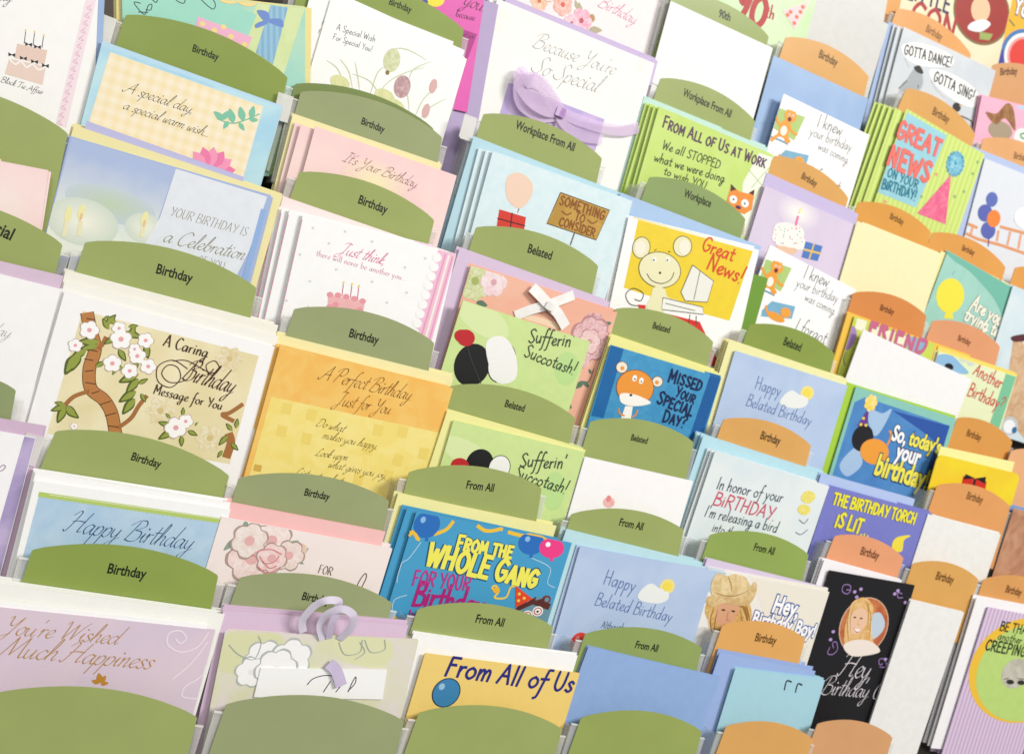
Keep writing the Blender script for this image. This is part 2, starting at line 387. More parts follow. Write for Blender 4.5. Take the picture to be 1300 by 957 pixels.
# ---- pen lettering: one-stroke glyphs, x height 1, ascender 2.2
G = {
'a': (1.0, [[(.75,.85),(.45,1),(.12,.7),(.1,.28),(.33,0),(.6,.3),(.78,.88)],[(.78,.95),(.74,.3),(.87,.02),(1.1,.25)]]),
'b': (.9, [[(0,.2),(.3,1.2),(.42,2.1),(.3,2.2),(.2,1.2),(.2,.2),(.45,0),(.75,.4),(.65,.9),(.38,.8)]]),
'c': (.74, [[(.7,.78),(.45,1),(.12,.65),(.14,.25),(.42,0),(.8,.25)]]),
'd': (1.0, [[(.75,.85),(.45,1),(.1,.7),(.1,.25),(.35,0),(.65,.35),(.8,.9)],[(.95,2.2),(.8,1.0),(.76,.3),(.88,.02),(1.1,.25)]]),
'e': (.74, [[(.05,.3),(.42,.5),(.65,.8),(.45,1),(.15,.7),(.14,.25),(.42,0),(.8,.25)]]),
'f': (.6, [[(.8,2.05),(.62,2.25),(.42,1.8),(.3,.6),(.15,-.7),(-.1,-.95)],[(.0,.92),(.7,.97)]]),
'g': (.95, [[(.75,.85),(.45,1),(.1,.65),(.12,.25),(.35,.05),(.65,.4),(.78,.92)],[(.8,.95),(.7,.0),(.5,-.85),(.2,-.95),(.12,-.6),(.6,-.1),(1.05,.25)]]),
'h': (.9, [[(0,.2),(.35,1.3),(.42,2.1),(.3,2.2),(.2,1.3),(.12,0)],[(.15,.4),(.45,.97),(.66,.85),(.62,.3),(.72,.02),(.95,.25)]]),
'i': (.46, [[(.02,.4),(.2,.97)],[(.2,.97),(.15,.3),(.26,.02),(.5,.25)],[(.27,1.42),(.33,1.52)]]),
'j': (.4, [[(.25,.95),(.2,0),(0,-.85),(-.25,-.9)],[(.28,1.42),(.33,1.52)]]),
'k': (.8, [[(0,.2),(.35,1.3),(.42,2.1),(.3,2.2),(.2,1.3),(.12,0)],[(.15,.45),(.5,.97),(.58,.75),(.2,.5),(.5,.05),(.85,.25)]]),
'l': (.45, [[(0,.2),(.35,1.2),(.45,2.1),(.32,2.2),(.2,1.2),(.18,.2),(.3,.02),(.5,.25)]]),
'm': (1.15, [[(0,.7),(.14,.97),(.1,0)],[(.12,.5),(.35,.97),(.5,.85),(.46,0)],[(.48,.5),(.75,.97),(.9,.85),(.86,.2),(.97,.02),(1.2,.25)]]),
'n': (.82, [[(0,.7),(.14,.97),(.1,0)],[(.12,.5),(.4,.98),(.56,.85),(.53,.2),(.63,.02),(.87,.25)]]),
'o': (.86, [[(.45,1),(.12,.7),(.12,.25),(.4,0),(.7,.35),(.65,.85),(.42,1.0)],[(.6,.88),(.92,.85)]]),
'p': (.8, [[(.1,.95),(.05,0),(-.05,-1)],[(.08,.5),(.35,.97),(.65,.8),(.6,.2),(.35,0),(.1,.15)]]),
'q': (.9, [[(.75,.85),(.45,1),(.12,.7),(.1,.28),(.33,0),(.65,.4)],[(.75,.95),(.65,-1),(.9,-.7)]]),
'r': (.58, [[(0,.6),(.16,1),(.12,0)],[(.13,.5),(.3,.9),(.58,.93)]]),
's': (.64, [[(.58,.82),(.36,1),(.14,.8),(.32,.54),(.54,.28),(.32,0),(.02,.14)]]),
't': (.52, [[(.3,1.8),(.2,.3),(.32,.02),(.56,.22)],[(-.02,1.15),(.6,1.22)]]),
'u': (.92, [[(.05,.95),(.08,.2),(.3,.02),(.55,.4),(.66,.95)],[(.66,.95),(.62,.2),(.75,.02),(.97,.25)]]),
'v': (.78, [[(.0,.85),(.13,.95),(.27,.05),(.5,.5),(.6,1),(.82,.93)]]),
'w': (1.05, [[(.05,.95),(.12,.1),(.3,.05),(.47,.8)],[(.47,.8),(.52,.1),(.72,.1),(.87,.95),(1.08,.9)]]),
'x': (.75, [[(.05,.95),(.65,0)],[(.65,.95),(.05,0)]]),
'y': (.9, [[(.05,.95),(.1,.3),(.35,.1),(.6,.5),(.68,.95)],[(.68,.95),(.6,0),(.4,-.85),(.1,-.95),(.08,-.6),(.6,-.1),(.97,.2)]]),
'z': (.75, [[(.05,.95),(.65,.95)],[(.65,.95),(.05,.02)],[(.05,.02),(.7,.05)]]),
'A': (1.5, [[(-.25,.2),(.05,-.05),(.6,1.2),(1.05,2.1)],[(1.05,2.1),(1.1,1),(1.3,0)],[(.3,.75),(1.35,.85)]]),
'B': (1.35, [[(.42,2.0),(.25,1),(.05,0)],[(-.25,1.5),(.2,2.05),(.9,2.15),(1.1,1.6),(.4,1.12)],[(.4,1.12),(1.1,1.0),(1.15,.25),(.6,-.05),(.0,.1)]]),
'C': (1.25, [[(1.2,1.7),(.9,2.1),(.4,1.8),(.1,1),(.22,.2),(.7,-.05),(1.2,.4)]]),
'D': (1.5, [[(.4,2),(.25,1),(.1,0)],[(.1,0),(.8,.05),(1.35,.8),(1.15,1.8),(.5,2.12),(-.15,1.75)]]),
'E': (1.15, [[(1.05,1.8),(.7,2.1),(.3,1.7),(.6,1.15)],[(.6,1.15),(.1,.7),(.25,.05),(.8,0),(1.15,.4)]]),
'F': (1.15, [[(0,1.8),(.4,2.1),(1.3,2.15)],[(.75,2.1),(.55,1),(.3,.0),(-.1,.1)],[(.3,1.1),(1.05,1.17)]]),
'G': (1.35, [[(1.2,1.7),(.9,2.1),(.4,1.8),(.1,1),(.25,.15),(.75,0),(1.15,.9)],[(.8,.95),(1.2,.95),(1.15,.0)]]),
'H': (1.5, [[(-.2,1.6),(.15,2.1),(.38,1.9),(.22,.8),(.0,0),(-.25,.15)],[(1.35,2.1),(1.15,1),(1.08,.1),(1.4,.2)],[(.05,1.0),(.6,1.15),(1.25,1.1)]]),
'I': (.85, [[(.1,2.1),(.9,2.1)],[(.5,2.1),(.42,1),(.3,0)],[(-.1,0),(.7,0)]]),
'J': (1.2, [[(0,1.9),(.5,2.2),(1.15,2.05)],[(.8,2.1),(.65,.6),(.3,-.6),(-.2,-.7),(-.1,-.2),(.8,.3)]]),
'K': (1.3, [[(.3,2.1),(.15,0)],[(1.2,2.1),(.3,1),(1.2,0)]]),
'L': (1.15, [[(.9,1.8),(.65,2.15),(.4,1.4),(.2,.15),(-.1,.05)],[(.2,.15),(.7,0),(1.15,.25)]]),
'M': (1.85, [[(-.25,.15),(.05,0),(.5,2.1)],[(.5,2.1),(.75,.2)],[(.75,.2),(1.4,2.1)],[(1.4,2.1),(1.5,.3),(1.65,0),(1.85,.2)]]),
'N': (1.45, [[(-.1,.1),(.1,0),(.3,2.05)],[(.3,2.05),(1.0,.05)],[(1.0,.05),(1.2,1.8),(1.4,2.15)]]),
'O': (1.45, [[(.8,2.1),(.2,1.6),(.15,.5),(.6,0),(1.2,.5),(1.2,1.6),(.8,2.1)]]),
'P': (1.2, [[(.42,2.0),(.25,1),(.05,0)],[(-.25,1.5),(.2,2.05),(.9,2.15),(1.15,1.6),(.8,1.05),(.3,1.1)]]),
'R': (1.35, [[(.42,2.0),(.25,1),(.05,0)],[(-.15,1.6),(.2,2.05),(.9,2.15),(1.1,1.6),(.4,1.08)],[(.5,1.05),(1.0,.1),(1.35,.15)]]),
'S': (1.15, [[(1.15,1.8),(.85,2.15),(.45,1.75),(.65,1.1),(.9,.5),(.5,0),(.0,.15),(-.2,.5)]]),
'T': (1.2, [[(-.1,1.75),(.2,2.1),(1.4,2.15)],[(.75,2.1),(.6,1),(.45,.05),(.1,.1)]]),
'U': (1.4, [[(.2,2.1),(.15,.6),(.5,0),(1.0,.5),(1.15,2.1)]]),
'W': (1.8, [[(-.1,1.8),(.15,2.1),(.35,.05)],[(.35,.05),(.95,1.9)],[(.95,1.9),(1.1,.05)],[(1.1,.05),(1.55,1.5),(1.9,2.2)]]),
'Y': (1.3, [[(-.05,1.85),(.2,2.1),(.35,1.2),(.75,1.1),(1.15,2.1)],[(1.15,2.1),(.95,.9),(.6,-.6),(.1,-.85),(.1,-.4),(.9,.15)]]),
"'": (.3, [[(.2,2.1),(.12,1.7)]]), ',': (.35, [[(.15,.1),(.05,-.35)]]), '.': (.35, [[(.1,0),(.18,.06)]]),
'!': (.5, [[(.4,2.1),(.2,.6)],[(.12,.0),(.18,.08)]]), '?': (.9, [[(.1,1.7),(.5,2.1),(.8,1.6),(.4,1.0),(.35,.6)],[(.3,.0),(.36,.08)]]), '-': (.6, [[(.1,.5),(.5,.5)]]),
}
# printed capitals for hand-lettered cards
P_ = {
'A': (1.1, [[(0,0),(.5,2)],[(.5,2),(1,0)],[(.2,.7),(.85,.7)]]), 'B': (1.0, [[(.1,0),(.1,2)],[(.1,2),(.7,1.9),(.75,1.3),(.1,1.1)],[(.1,1.1),(.9,.9),(.9,.15),(.1,0)]]),
'C': (1.0, [[(.95,1.7),(.5,2),(.1,1.3),(.12,.5),(.5,0),(.95,.3)]]), 'D': (1.1, [[(.1,0),(.1,2)],[(.1,2),(.8,1.7),(1.0,.9),(.7,.2),(.1,0)]]),
'E': (.9, [[(.1,0),(.1,2)],[(.1,2),(.8,2)],[(.1,1.05),(.7,1.05)],[(.1,0),(.85,0)]]), 'F': (.85, [[(.1,0),(.1,2)],[(.1,2),(.8,2)],[(.1,1.05),(.65,1.05)]]),
'G': (1.1, [[(.95,1.7),(.5,2),(.1,1.3),(.12,.5),(.5,0),(.95,.4),(.95,.9)],[(.6,.9),(1.0,.9)]]), 'H': (1.1, [[(.1,0),(.1,2)],[(.9,0),(.9,2)],[(.1,1),(.9,1.05)]]),
'I': (.4, [[(.18,0),(.2,2)]]), 'J': (.8, [[(.6,2),(.6,.4),(.3,0),(.05,.3)]]), 'K': (1.0, [[(.1,0),(.1,2)],[(.9,2),(.12,.95)],[(.3,1.1),(.95,0)]]), 'L': (.85, [[(.1,2),(.1,0)],[(.1,0),(.8,0)]]),
'M': (1.3, [[(.1,0),(.15,2)],[(.15,2),(.6,.6)],[(.6,.6),(1.1,2)],[(1.1,2),(1.15,0)]]), 'N': (1.1, [[(.1,0),(.1,2)],[(.1,2),(.9,0)],[(.9,0),(.9,2)]]),
'O': (1.15, [[(.55,2),(.12,1.4),(.12,.5),(.55,0),(1.0,.5),(1.0,1.4),(.55,2)]]), 'P': (.95, [[(.1,0),(.1,2)],[(.1,2),(.8,1.8),(.8,1.15),(.1,.95)]]),
'Q': (1.15, [[(.55,2),(.12,1.4),(.12,.5),(.55,0),(1.0,.5),(1.0,1.4),(.55,2)],[(.6,.5),(1.05,-.1)]]),
'R': (1.0, [[(.1,0),(.1,2)],[(.1,2),(.8,1.8),(.78,1.15),(.1,1)],[(.35,1),(.95,0)]]), 'S': (.95, [[(.85,1.75),(.5,2),(.12,1.6),(.45,1.05),(.85,.5),(.5,0),(.08,.25)]]),
'T': (1.0, [[(.0,2),(.95,2)],[(.48,2),(.48,0)]]), 'U': (1.1, [[(.1,2),(.12,.5),(.5,0),(.88,.5),(.9,2)]]), 'V': (1.0, [[(.0,2),(.48,0)],[(.48,0),(.95,2)]]),
'W': (1.4, [[(.0,2),(.35,0)],[(.35,0),(.68,1.5)],[(.68,1.5),(1.0,0)],[(1.0,0),(1.32,2)]]), 'X': (1.0, [[(.05,2),(.9,0)],[(.9,2),(.05,0)]]), 'Y': (1.0, [[(.0,2),(.5,1)],[(.95,2),(.45,0)]]),
'Z': (.95, [[(.1,2),(.85,2)],[(.85,2),(.1,0)],[(.1,0),(.9,0)]]),
"'": (.3, [[(.15,2.1),(.1,1.6)]]), ',': (.35, [[(.18,.15),(.05,-.35)]]), '.': (.4, [[(.12,0),(.2,.08)]]), '!': (.45, [[(.25,2.1),(.2,.65)],[(.17,.0),(.2,.12)]]),
'?': (.9, [[(.1,1.6),(.45,2.05),(.8,1.5),(.4,1.0),(.38,.6)],[(.36,.0),(.4,.12)]]), '-': (.6, [[(.1,.9),(.5,.9)]]),
'1': (.6, [[(.1,1.6),(.35,2)],[(.35,2),(.35,0)]]), '0': (1.1, [[(.55,2),(.12,1.4),(.12,.5),(.55,0),(1.0,.5),(1.0,1.4),(.55,2)]]),
'9': (1.0, [[(.85,1.4),(.5,2),(.1,1.5),(.45,1.0),(.85,1.4),(.7,.4),(.4,0)]]),
}
def pen_glyphs(s, mode):
    out = []; x = 0.0
    for ch in s:
        if ch == ' ': x += .62 if mode != 'caps' else .55; continue
        if mode == 'caps': tb = P_; c = ch.upper(); k = 1.0 if ch.isupper() or not ch.isalpha() else .8
        elif mode == 'print': tb = P_ if ch in P_ and (ch.isupper() or not ch.isalpha()) else (LOW if ch in LOW else G); c = ch; k = 1.0
        else: tb = G; c = ch; k = 1.0
        if c not in tb: x += .5; continue
        adv, st = tb[c]; out.append((x, k, st)); x += adv * k + (.22 if mode == 'caps' else .14 if mode == 'print' else 0)
    return out, x
LOW = {'w': (1.15, [[(.0,.95),(.27,.03)],[(.27,.03),(.54,.8)],[(.54,.8),(.8,.03)],[(.8,.03),(1.1,.97)]]), 'a': (.95, [[(.75,.85),(.45,1),(.12,.7),(.1,.28),(.33,0),(.6,.3),(.76,.88)],[(.78,.97),(.78,.0)]]),
 'n': (.8, [[(.1,.97),(.1,0)],[(.12,.5),(.4,.98),(.65,.8),(.66,0)]]), 'r': (.6, [[(.1,.97),(.12,0)],[(.13,.5),(.3,.9),(.58,.93)]]), 't': (.6, [[(.3,1.6),(.28,.2),(.42,.0),(.58,.1)],[(.0,1.02),(.6,1.06)]]),
 'd': (.95, [[(.75,.85),(.45,1),(.1,.7),(.1,.25),(.35,0),(.65,.25),(.76,.7)],[(.8,2.1),(.78,0)]]), 'h': (.85, [[(.1,2.1),(.1,0)],[(.12,.5),(.42,.98),(.68,.8),(.68,0)]]), 'l': (.35, [[(.15,2.1),(.15,0)]]), 'i': (.36, [[(.15,.97),(.15,0)],[(.15,1.4),(.17,1.5)]]),
 'u': (.85, [[(.08,.97),(.1,.25),(.35,0),(.65,.4)],[(.68,.97),(.7,0)]]), 'b': (.9, [[(.1,2.1),(.1,0)],[(.1,.6),(.45,1),(.78,.6),(.6,.05),(.12,.1)]]), 'y': (.85, [[(.05,.97),(.38,.05)],[(.72,.97),(.38,.0),(.1,-.85)]]),
 'm': (1.2, [[(.1,.97),(.1,0)],[(.12,.5),(.36,.98),(.56,.8),(.56,0)],[(.56,.5),(.82,.98),(1.04,.8),(1.04,0)]]), 'k': (.8, [[(.1,2.1),(.1,0)],[(.68,.98),(.14,.45)],[(.3,.55),(.72,0)]]), 'o': (.9, [[(.45,1),(.12,.72),(.12,.25),(.45,0),(.78,.3),(.76,.75),(.45,1)]])}
# ---- set type: glyph outlines of Blender's built-in font
GL = {}
def need_glyphs(chars, off):
    todo = [c for c in dict.fromkeys(chars) if (c, off) not in GL and c != ' ']
    obs = []
    for c in todo:
        for body in (c, 'H' + c + 'H'):
            cu = bpy.data.curves.new('type', 'FONT'); cu.body = body; cu.offset = off; cu.resolution_u = 3; cu.fill_mode = 'FRONT'
            o = bpy.data.objects.new('type', cu); COL.objects.link(o); obs.append(o)
    cu = bpy.data.curves.new('type', 'FONT'); cu.body = 'HH'; cu.offset = off; o = bpy.data.objects.new('type', cu); COL.objects.link(o); obs.append(o)
    bpy.context.view_layer.update(); dg = bpy.context.evaluated_depsgraph_get(); res = []
    for o in obs:
        e = o.evaluated_get(dg); me = e.to_mesh()
        res.append(([(v.co.x, v.co.y) for v in me.vertices], [tuple(p.vertices) for p in me.polygons])); e.to_mesh_clear()
    W = lambda r: max(v[0] for v in r[0]) - min(v[0] for v in r[0])
    hh = W(res[-1])
    for i, c in enumerate(todo):
        GL[(c, off)] = (res[2*i][0], res[2*i][1], W(res[2*i + 1]) - hh)
    for o in obs: cu = o.data; bpy.data.objects.remove(o); bpy.data.curves.remove(cu)
BASE = {'script': dict(w=.12, sl=.42, nib=35, ys=1.0, mode='cursive'), 'serif': dict(w=.22, sl=0, nib=15, ys=1.0, mode='print'),
        'hand': dict(w=.15, sl=.1, nib=None, ys=.95, mode='print'), 'caps': dict(w=.28, sl=0, nib=None, ys=.88, mode='caps')}
def txt(s, p0, p1, col, style='script', layer=5, bold=0.0, ys=None, w=None, sl=None, jit=0.0, under=None, uoff=.03, name='lettering', curve=0.0, kind='ink'):
    A, B = loc(p0), loc(p1); d = B - A; Ln = d.length; ex = d / Ln; ez = Vector((-ex.y, ex.x)); m_ = MB(); rnd = random.Random(len(s) * 7 + 3)
    def emit(P, lay, mm):                       # P in text units with scale s0
        pass
    if style == 'sans':
        need_glyphs(s, bold); x = 0; it = []
        for ch in s:
            if ch == ' ': x += .3; continue
            vs, fs, adv = GL[(ch, bold)]; it.append((x, vs, fs, adv)); x += adv
        s0 = Ln / max(x, .01); sy = s0 * (ys or 1.3); y = ly(layer)
        for (x0, vs, fs, adv) in it:
            j1, j2, a = rnd.uniform(-jit, jit), 1 + rnd.uniform(-jit, jit) * .9, rnd.uniform(-jit, jit) * 1.2
            b = len(m_.v)
            for (vx, vy) in vs:
                vx2, vy2 = (vx - adv/2) * j2, (vy - .35) * j2
                vx2, vy2 = vx2 * math.cos(a) - vy2 * math.sin(a) + adv/2, vx2 * math.sin(a) + vy2 * math.cos(a) + .35 + j1 * .35
                X = x0 + vx2 + (sl or 0) * vy2; up = vy2 * sy + curve * Ln * math.sin(math.pi * X / x)
                q = clampq(A + ex * (X * s0) + ez * up); m_.v.append((q.x, y - 2e-6 * (it.index((x0, vs, fs, adv)) % 20), q.y))
            m_.f += [tuple(b + i for i in f) for f in fs]
        if under:
            keep = (s, p0, p1, under, 'sans'); 
            o = put(name, m_, mat(col, kind), layer)
            txt(s, p0, p1, under, 'sans', layer - 1, bold + uoff, ys, w, sl, jit, None, name=name + '_shadow' if False else 'lettering_outline', curve=curve)
            return o
        return put(name, m_, mat(col, kind), layer)
    S = BASE[style]; gl, x = pen_glyphs(s, S['mode'])
    s0 = Ln / max(x, .01); sy = s0 * (ys or S['ys']) * (.88 if style == 'script' and ys is None else 1); wd = (w or S['w']) * (.98 if style == 'script' else 1) * (s0 + sy) * .5; slant = S['sl'] if sl is None else sl
    nib = None if S['nib'] is None else Vector((math.cos(math.radians(S['nib'])), math.sin(math.radians(S['nib']))))
    for pas, extra in (((0, uoff), (1, 0)) if under else ((1, 0),)):
        if pas == 0: M0 = MB(); tgt = M0; yy = ly(layer - 1)
        else: tgt = m_; yy = ly(layer)
        rr = random.Random(len(s) * 11 + 1)
        for (x0, k, st) in gl:
            j1, j2 = rr.uniform(-jit, jit), rr.uniform(-jit, jit) * .5
            ca, sa = math.cos(j2), math.sin(j2)
            for stroke in st:
                q = []
                for (gx, gy) in stroke:
                    gx, gy = gx * k, gy * k
                    gx, gy = gx * ca - (gy - 1) * sa, (gy - 1) * ca + gx * sa + 1 + j1
                    X = x0 + gx + slant * gy
                    q.append(A + ex * (X * s0) + ez * (gy * sy + curve * Ln * math.sin(math.pi * min(1, max(0, X / x)))))
                if len(q) > 2: q = smooth(q, False, 5)
                if nib is None and len(q) > 1:
                    d0 = (q[1] - q[0]).normalized() * wd * .35; d1 = (q[-1] - q[-2]).normalized() * wd * .35
                    q = [q[0] - d0] + q + [q[-1] + d1]
                nb = None; w2 = wd
                if len(stroke) == 2 and abs(stroke[0][0]-stroke[1][0]) + abs(stroke[0][1]-stroke[1][1]) < .2:
                    w2 = max(wd, .2 * sy); ribbon(tgt, [clampq(q[0] - ex * w2 * .35), clampq(q[0] + ex * w2 * .35)], w2 * .8, yy, None); continue
                if nib is not None: nb = ex * nib.x + ez * nib.y
                ribbon(tgt, [clampq(z) for z in q], wd * (1 + (extra * 25 if pas == 0 else 0)), yy, nb)
        if pas == 0: put('lettering_outline', M0, mat(under, 'ink'), layer - 1)
    return put(name, m_, mat(col, kind), layer)

# ------------------------------------------------------------------ tabs with their clear pockets
def tab(tl, tr, word, p0, p1, label, col='#8fa04c', tcol='#1c2410', arch=.09, h=.085, dy=0, pocket=True, clip=False, where=None, ys=1.32, bold=.022):
    global K
    I = frame(tl, tr, dy); I.h = h; I.clip = False; w_ = I.w
    out = [(w_ * (1 + .035) , -h), (w_, -.0015), (w_ - .0012, -.0002)]
    n = 16
    for k in range(1, n): x = w_ * (1 - k / n); out.append((x, arch * w_ * (1 - (2 * x / w_ - 1) ** 2)))
    out += [(.0012, -.0002), (0, -.0015), (-w_ * .03, -h)]
    m_ = MB(); m_.slab(out, 0, .0007)
    cat = 'divider tab'
    o = m_.build('divider_tab', mat(col, 'tab', None, 11.)); place(o, I); I.root = o
    tag(o, label, cat, ('green' if int(col[1:3], 16) < int(col[3:5], 16) else 'orange') + ' divider tabs between the pockets')
    K = I
    if word:
        lt = txt(word, p0, p1, tcol, 'sans', layer=2, ys=ys, bold=bold)
        lt.parent = o
    if pocket:
        q = MB(); e = .0075; t = -.009
        P = bpy.data.objects.new('clear_pocket', None); COL.objects.link(P); place(P, I); P.empty_display_size = .02
        tag(P, 'clear plastic pocket holding the ' + (where or label), 'plastic pocket', 'clear plastic pockets of the rack')
        f = MB(); f.box(-e, w_ + e, .0012, .0024, -h, t); f.build('front_plate', CLEAR, P)
        r = MB(); r.box(-e, w_ + e, .0008, .0028, t, t + .0012); r.build('lip', RIM, P)
        if clip:
            cl = MB(); cz, r_ = -.007, .0025; out2 = [(-.0055, cz - .024), (-.0055, cz), (-.0195, cz), (-.0195, cz - .022), (-.0175, cz - .024)]
            cl.slab(out2, -.0012, .0004); cl.build('corner_clip', FROST, P)
        for x in (-e, w_ + e - .001):
            s = MB(); s.box(x, x + .001, .0026, .024, -h, t - .002); s.build('side_plate', CLEAR, P)
        s = MB(); s.box(-e, w_ + e, .0026, .024, -h - .001, -h + .0005); s.build('floor_plate', CLEAR, P)
    return I
GREEN, MUTED, DEEP = '#9fac68', '#9ca678', '#8c9e4c'  # same tab green in several tones, sleeve glare put into the colour
OR1, OR2, OR3 = '#dea860', '#d9a270', '#e0985e'
def candles(cs, hgt, col, fl='#f3d774', layer=4, w=3):
    line('candle', [[c, (c[0] + hgt * .12, c[1] - hgt)] for c in cs], w, col, layer, False)
    ell('candle_flame', [(c[0] + hgt * .14, c[1] - hgt - 7) for c in cs], 3.4, 8, fl, layer + 1)
# ================================================================== column at the left edge
T('a1')
env((-260,-150),(425,-25),.2,'#9db7dd','light blue envelope behind the black tie cake card',2)
card((-290,-130),(398,-12),.2,'#fbfaf8','tall white card with a tiered cake reading Black Tie Affair',2)
shape('pink_border',[(352,-20),(392,-8),(268,520),(226,500)],'#f6e3ea',1)
line('scroll_border',[[(372-i*1.02*8,20+i*31),(352-i*8,34+i*31),(370-i*8,44+i*31),(360-i*8,28+i*31)] for i in range(16)],2.4,'#e3afc8',2)
shape('cake',[(38,238),(186,270),(172,345),(20,300)],'#ecd3c6',2); shape('cake_tier',[(70,178),(192,205),(180,262),(60,236)],'#e9cdbf',2)
line('icing',[[(38,240),(62,262),(84,250),(108,274),(132,262),(156,284),(184,272)]],7,'#fbf6f2',3)
line('candle',[[(98,178),(104,130)],[(134,186),(140,136)],[(170,195),(176,150)]],2.5,'#3a3330',3,False)
ell('candle_flame',[(105,124),(141,130),(178,144)],3,6,'#efd98c',4)
shape('bow_tie',[[(x-14,y-9),(x,y),(x+14,y-5),(x+13,y+11),(x,y+2),(x-13,y+7)] for x,y in ((48,222),(95,236),(140,250),(184,266),(116,180),(152,190))],'#1d1a1c',4)
txt('Black Tie Affair',(2,332),(172,384),'#4a4441','script',w=.15,sl=.2)
txt('Birthday',(-150,-8),(46,8),'#3b3b3b','script',w=.12)
tab((-420,320),(276,538),None,None,None,'plain left edge green tab under the black tie cake card',GREEN,where='tab under the black tie cake card')
env((-520,555),(-2,640),.16,'#f6d7d6','pink envelope behind the blank pink card',1)
card((-480,560),(196,690),.16,'#fbdcda','blank soft pink card at the left edge of the rack',1,kind='wash',col2='#fbe9e4',scale=9)
tab((-420,780),(('b1'),255,95),'Special',(-110,905),(45,975),'green tab reading Special cut by the left edge',GREEN,where='tab reading Special')
T('b1')
env((-430,60),(256,225),.15,'#d8c1d6','lavender envelope below the Special tab',1)
card((-440,105),(246,278),.15,'#fbfafb','white card with thin script below the Special tab',1)
txt('Birthday',(-170,440),(38,474),'#6b6b70','script',w=.08)
tab((-620,560),(66,683),None,None,None,'small corner of a green tab at the left edge under the thin script card','#93a070',where='tab corner at the left edge')
env((-480,720),(182,830),.15,'#d3b7d0','lavender envelope at the lower left edge',1)
card((-520,760),(146,880),.2,'#faf9fb','white card with purple spine at the lower left edge',2,sp=.004)
shape('purple_border',[(100,868),(146,880),(('c1'),-5,520),(('c1'),-60,500)],'#c3b3d8',1,kind='wash',col2='#a99ac8',scale=20)
T('c1'); line('pen_stroke',[[(-60,80),(0,88),(22,72),(12,64),(-8,80)]],3,'#8a7490',5)

# ================================================================== second column
T('a1')
env((470,-65),(1262,-20+55),.15,'#ecdf97','yellow envelope behind the teal and green patchwork card',2)
card((492,-45),(1236,35),.15,'#b7dfc4','patchwork card with pink flowered cloth and blue ribbon',2,kind='wash',col2='#a5d9c8',scale=20)
shape('green_panel',[(1040,-60),(1240,-5),(1140,330),(965,290),(1000,120)],'#cfe0a0',1,kind='wash',col2='#dbe8b0',scale=24)
shape('teal_panel',[(500,-40),(860,-10),(1040,60),(1000,160),(800,80),(700,120),(480,70)],'#a0dcc8',2,kind='print',scale=40)
shape('flowered_cloth',[(800,68),(1022,152),(994,212),(792,122)],'#f1b5d0',3)
ell('cloth_dot',[(820,98),(868,124),(935,150),(990,182),(905,110),(965,195)],12,10,'#f2dd92',4); 
shape('blue_ribbon',[(1096,8),(1166,32),(1105,262),(1036,214)],'#9cc4dc',3,kind='stripes',col2='#7fb2d2',scale=60)
shape('ribbon_bow',[[(1068,85),(1040,45),(1080,48),(1092,78)],[(1092,78),(1140,80),(1145,112),(1090,92)],[(1068,85),(1034,100),(1040,115),(1085,95)]],'#6f8fd0',4,True)
ell('cloth_flower',[(1000,5),(925,-5)],42,22,'#f6dc8f',3)
line('pen_stroke',[[(570,15),(545,10),(550,25),(585,60),(600,25),(615,20),(610,42),(590,40)],[(700,-12),(722,8),(745,14),(752,-12)],[(800,-30),(815,0),(860,38),(872,18),(850,-20)],[(600,-20),(632,12),(640,-20)],[(560,50),(600,52)]],3.4,'#3e4a5c',5)
tab((510,58),(1166,312),'Birthday',(776,208),(882,246),'green Birthday tab below the patchwork card',DEEP,where='Birthday tab below the patchwork card',clip=True)
env((415,166),(1146,430),.15,'#bcdcee','pale blue envelope behind the special day card',0)
card((410,186),(1136,440),.15,'#a9d6ec','blue bordered card reading A special day, a special warm wish',0,kind='wash',col2='#bfe4ee',scale=14)
shape('plaid_panel',[(446,212),(1066,432),(965,790),(340,560)],'#faefd6',1,kind='plaid',col2='#f5e3b4',scale=32)
txt('A special day,',(500,370),(778,462),'#40392e','script',w=.12); txt('a special warm wish...',(494,440),(842,556),'#40392e','script',w=.13)
line('stalk',[[(880,482),(950,500),(1052,462)]],5,'#7cc3a4',3)
leaves('leaf',[((905,486),(866,452)),((925,492),(905,522)),((945,498),(930,440)),((968,498),(990,530)),((985,490),(972,432)),((1010,484),(1046,488)),((1015,478),(1028,430)),((900,486),(925,450))],.3,'#7fc6a8',4)
daisy((850,700),105,'#ee7fae','#f49cc0',15,3); ell('daisy_heart',[(850,702)],26,16,'#f2b3a0',5)
env((352,490),(985,722),.15,'#bdbde4','periwinkle envelope behind the celebration card',1)
env((300,507),(1146,790),.15,'#f0e6ab','pale yellow envelope behind the celebration card',2)
card((284,551),(1106,800),.15,'#a6b8df','blue and white candle card reading Your birthday is a Celebration of you',2,short='Celebration candle card')
shape('sky_panel',[(290,558),(712,682),(640,890),(('b1'),560,150),(('b1'),120,130)],'#aebfe3',1,kind='fade',col2='#ebf0e4',scale=.062)
glow('meadow_tint',(450,830),190,70,'#c6d4dc','#c3d4b6',1.1); glow('candle_glow',(335,900),150,95,'#d4dfd2','#f8f7e6',2); glow('candle_glow',(585,925),80,60,'#d6e0d4','#f2f3e2',2.2)
shape('white_panel',[(712,684),(1082,797),(('b1'),1010,120),(('b1'),930,280),(('b1'),560,140),(648,880)],'#e6ebf3',3,kind='print')
ell('candle_flame',[(330,860),(276,868),(585,890)],14,34,'#f2ecae',5); ell('flame_heart',[(328,878),(584,905)],5,16,'#e9c49c',6)
line('candle',[[(328,895),(318,955)],[(270,900),(258,960)],[(583,915),(572,960)]],16,'#efe9c2',5,False)
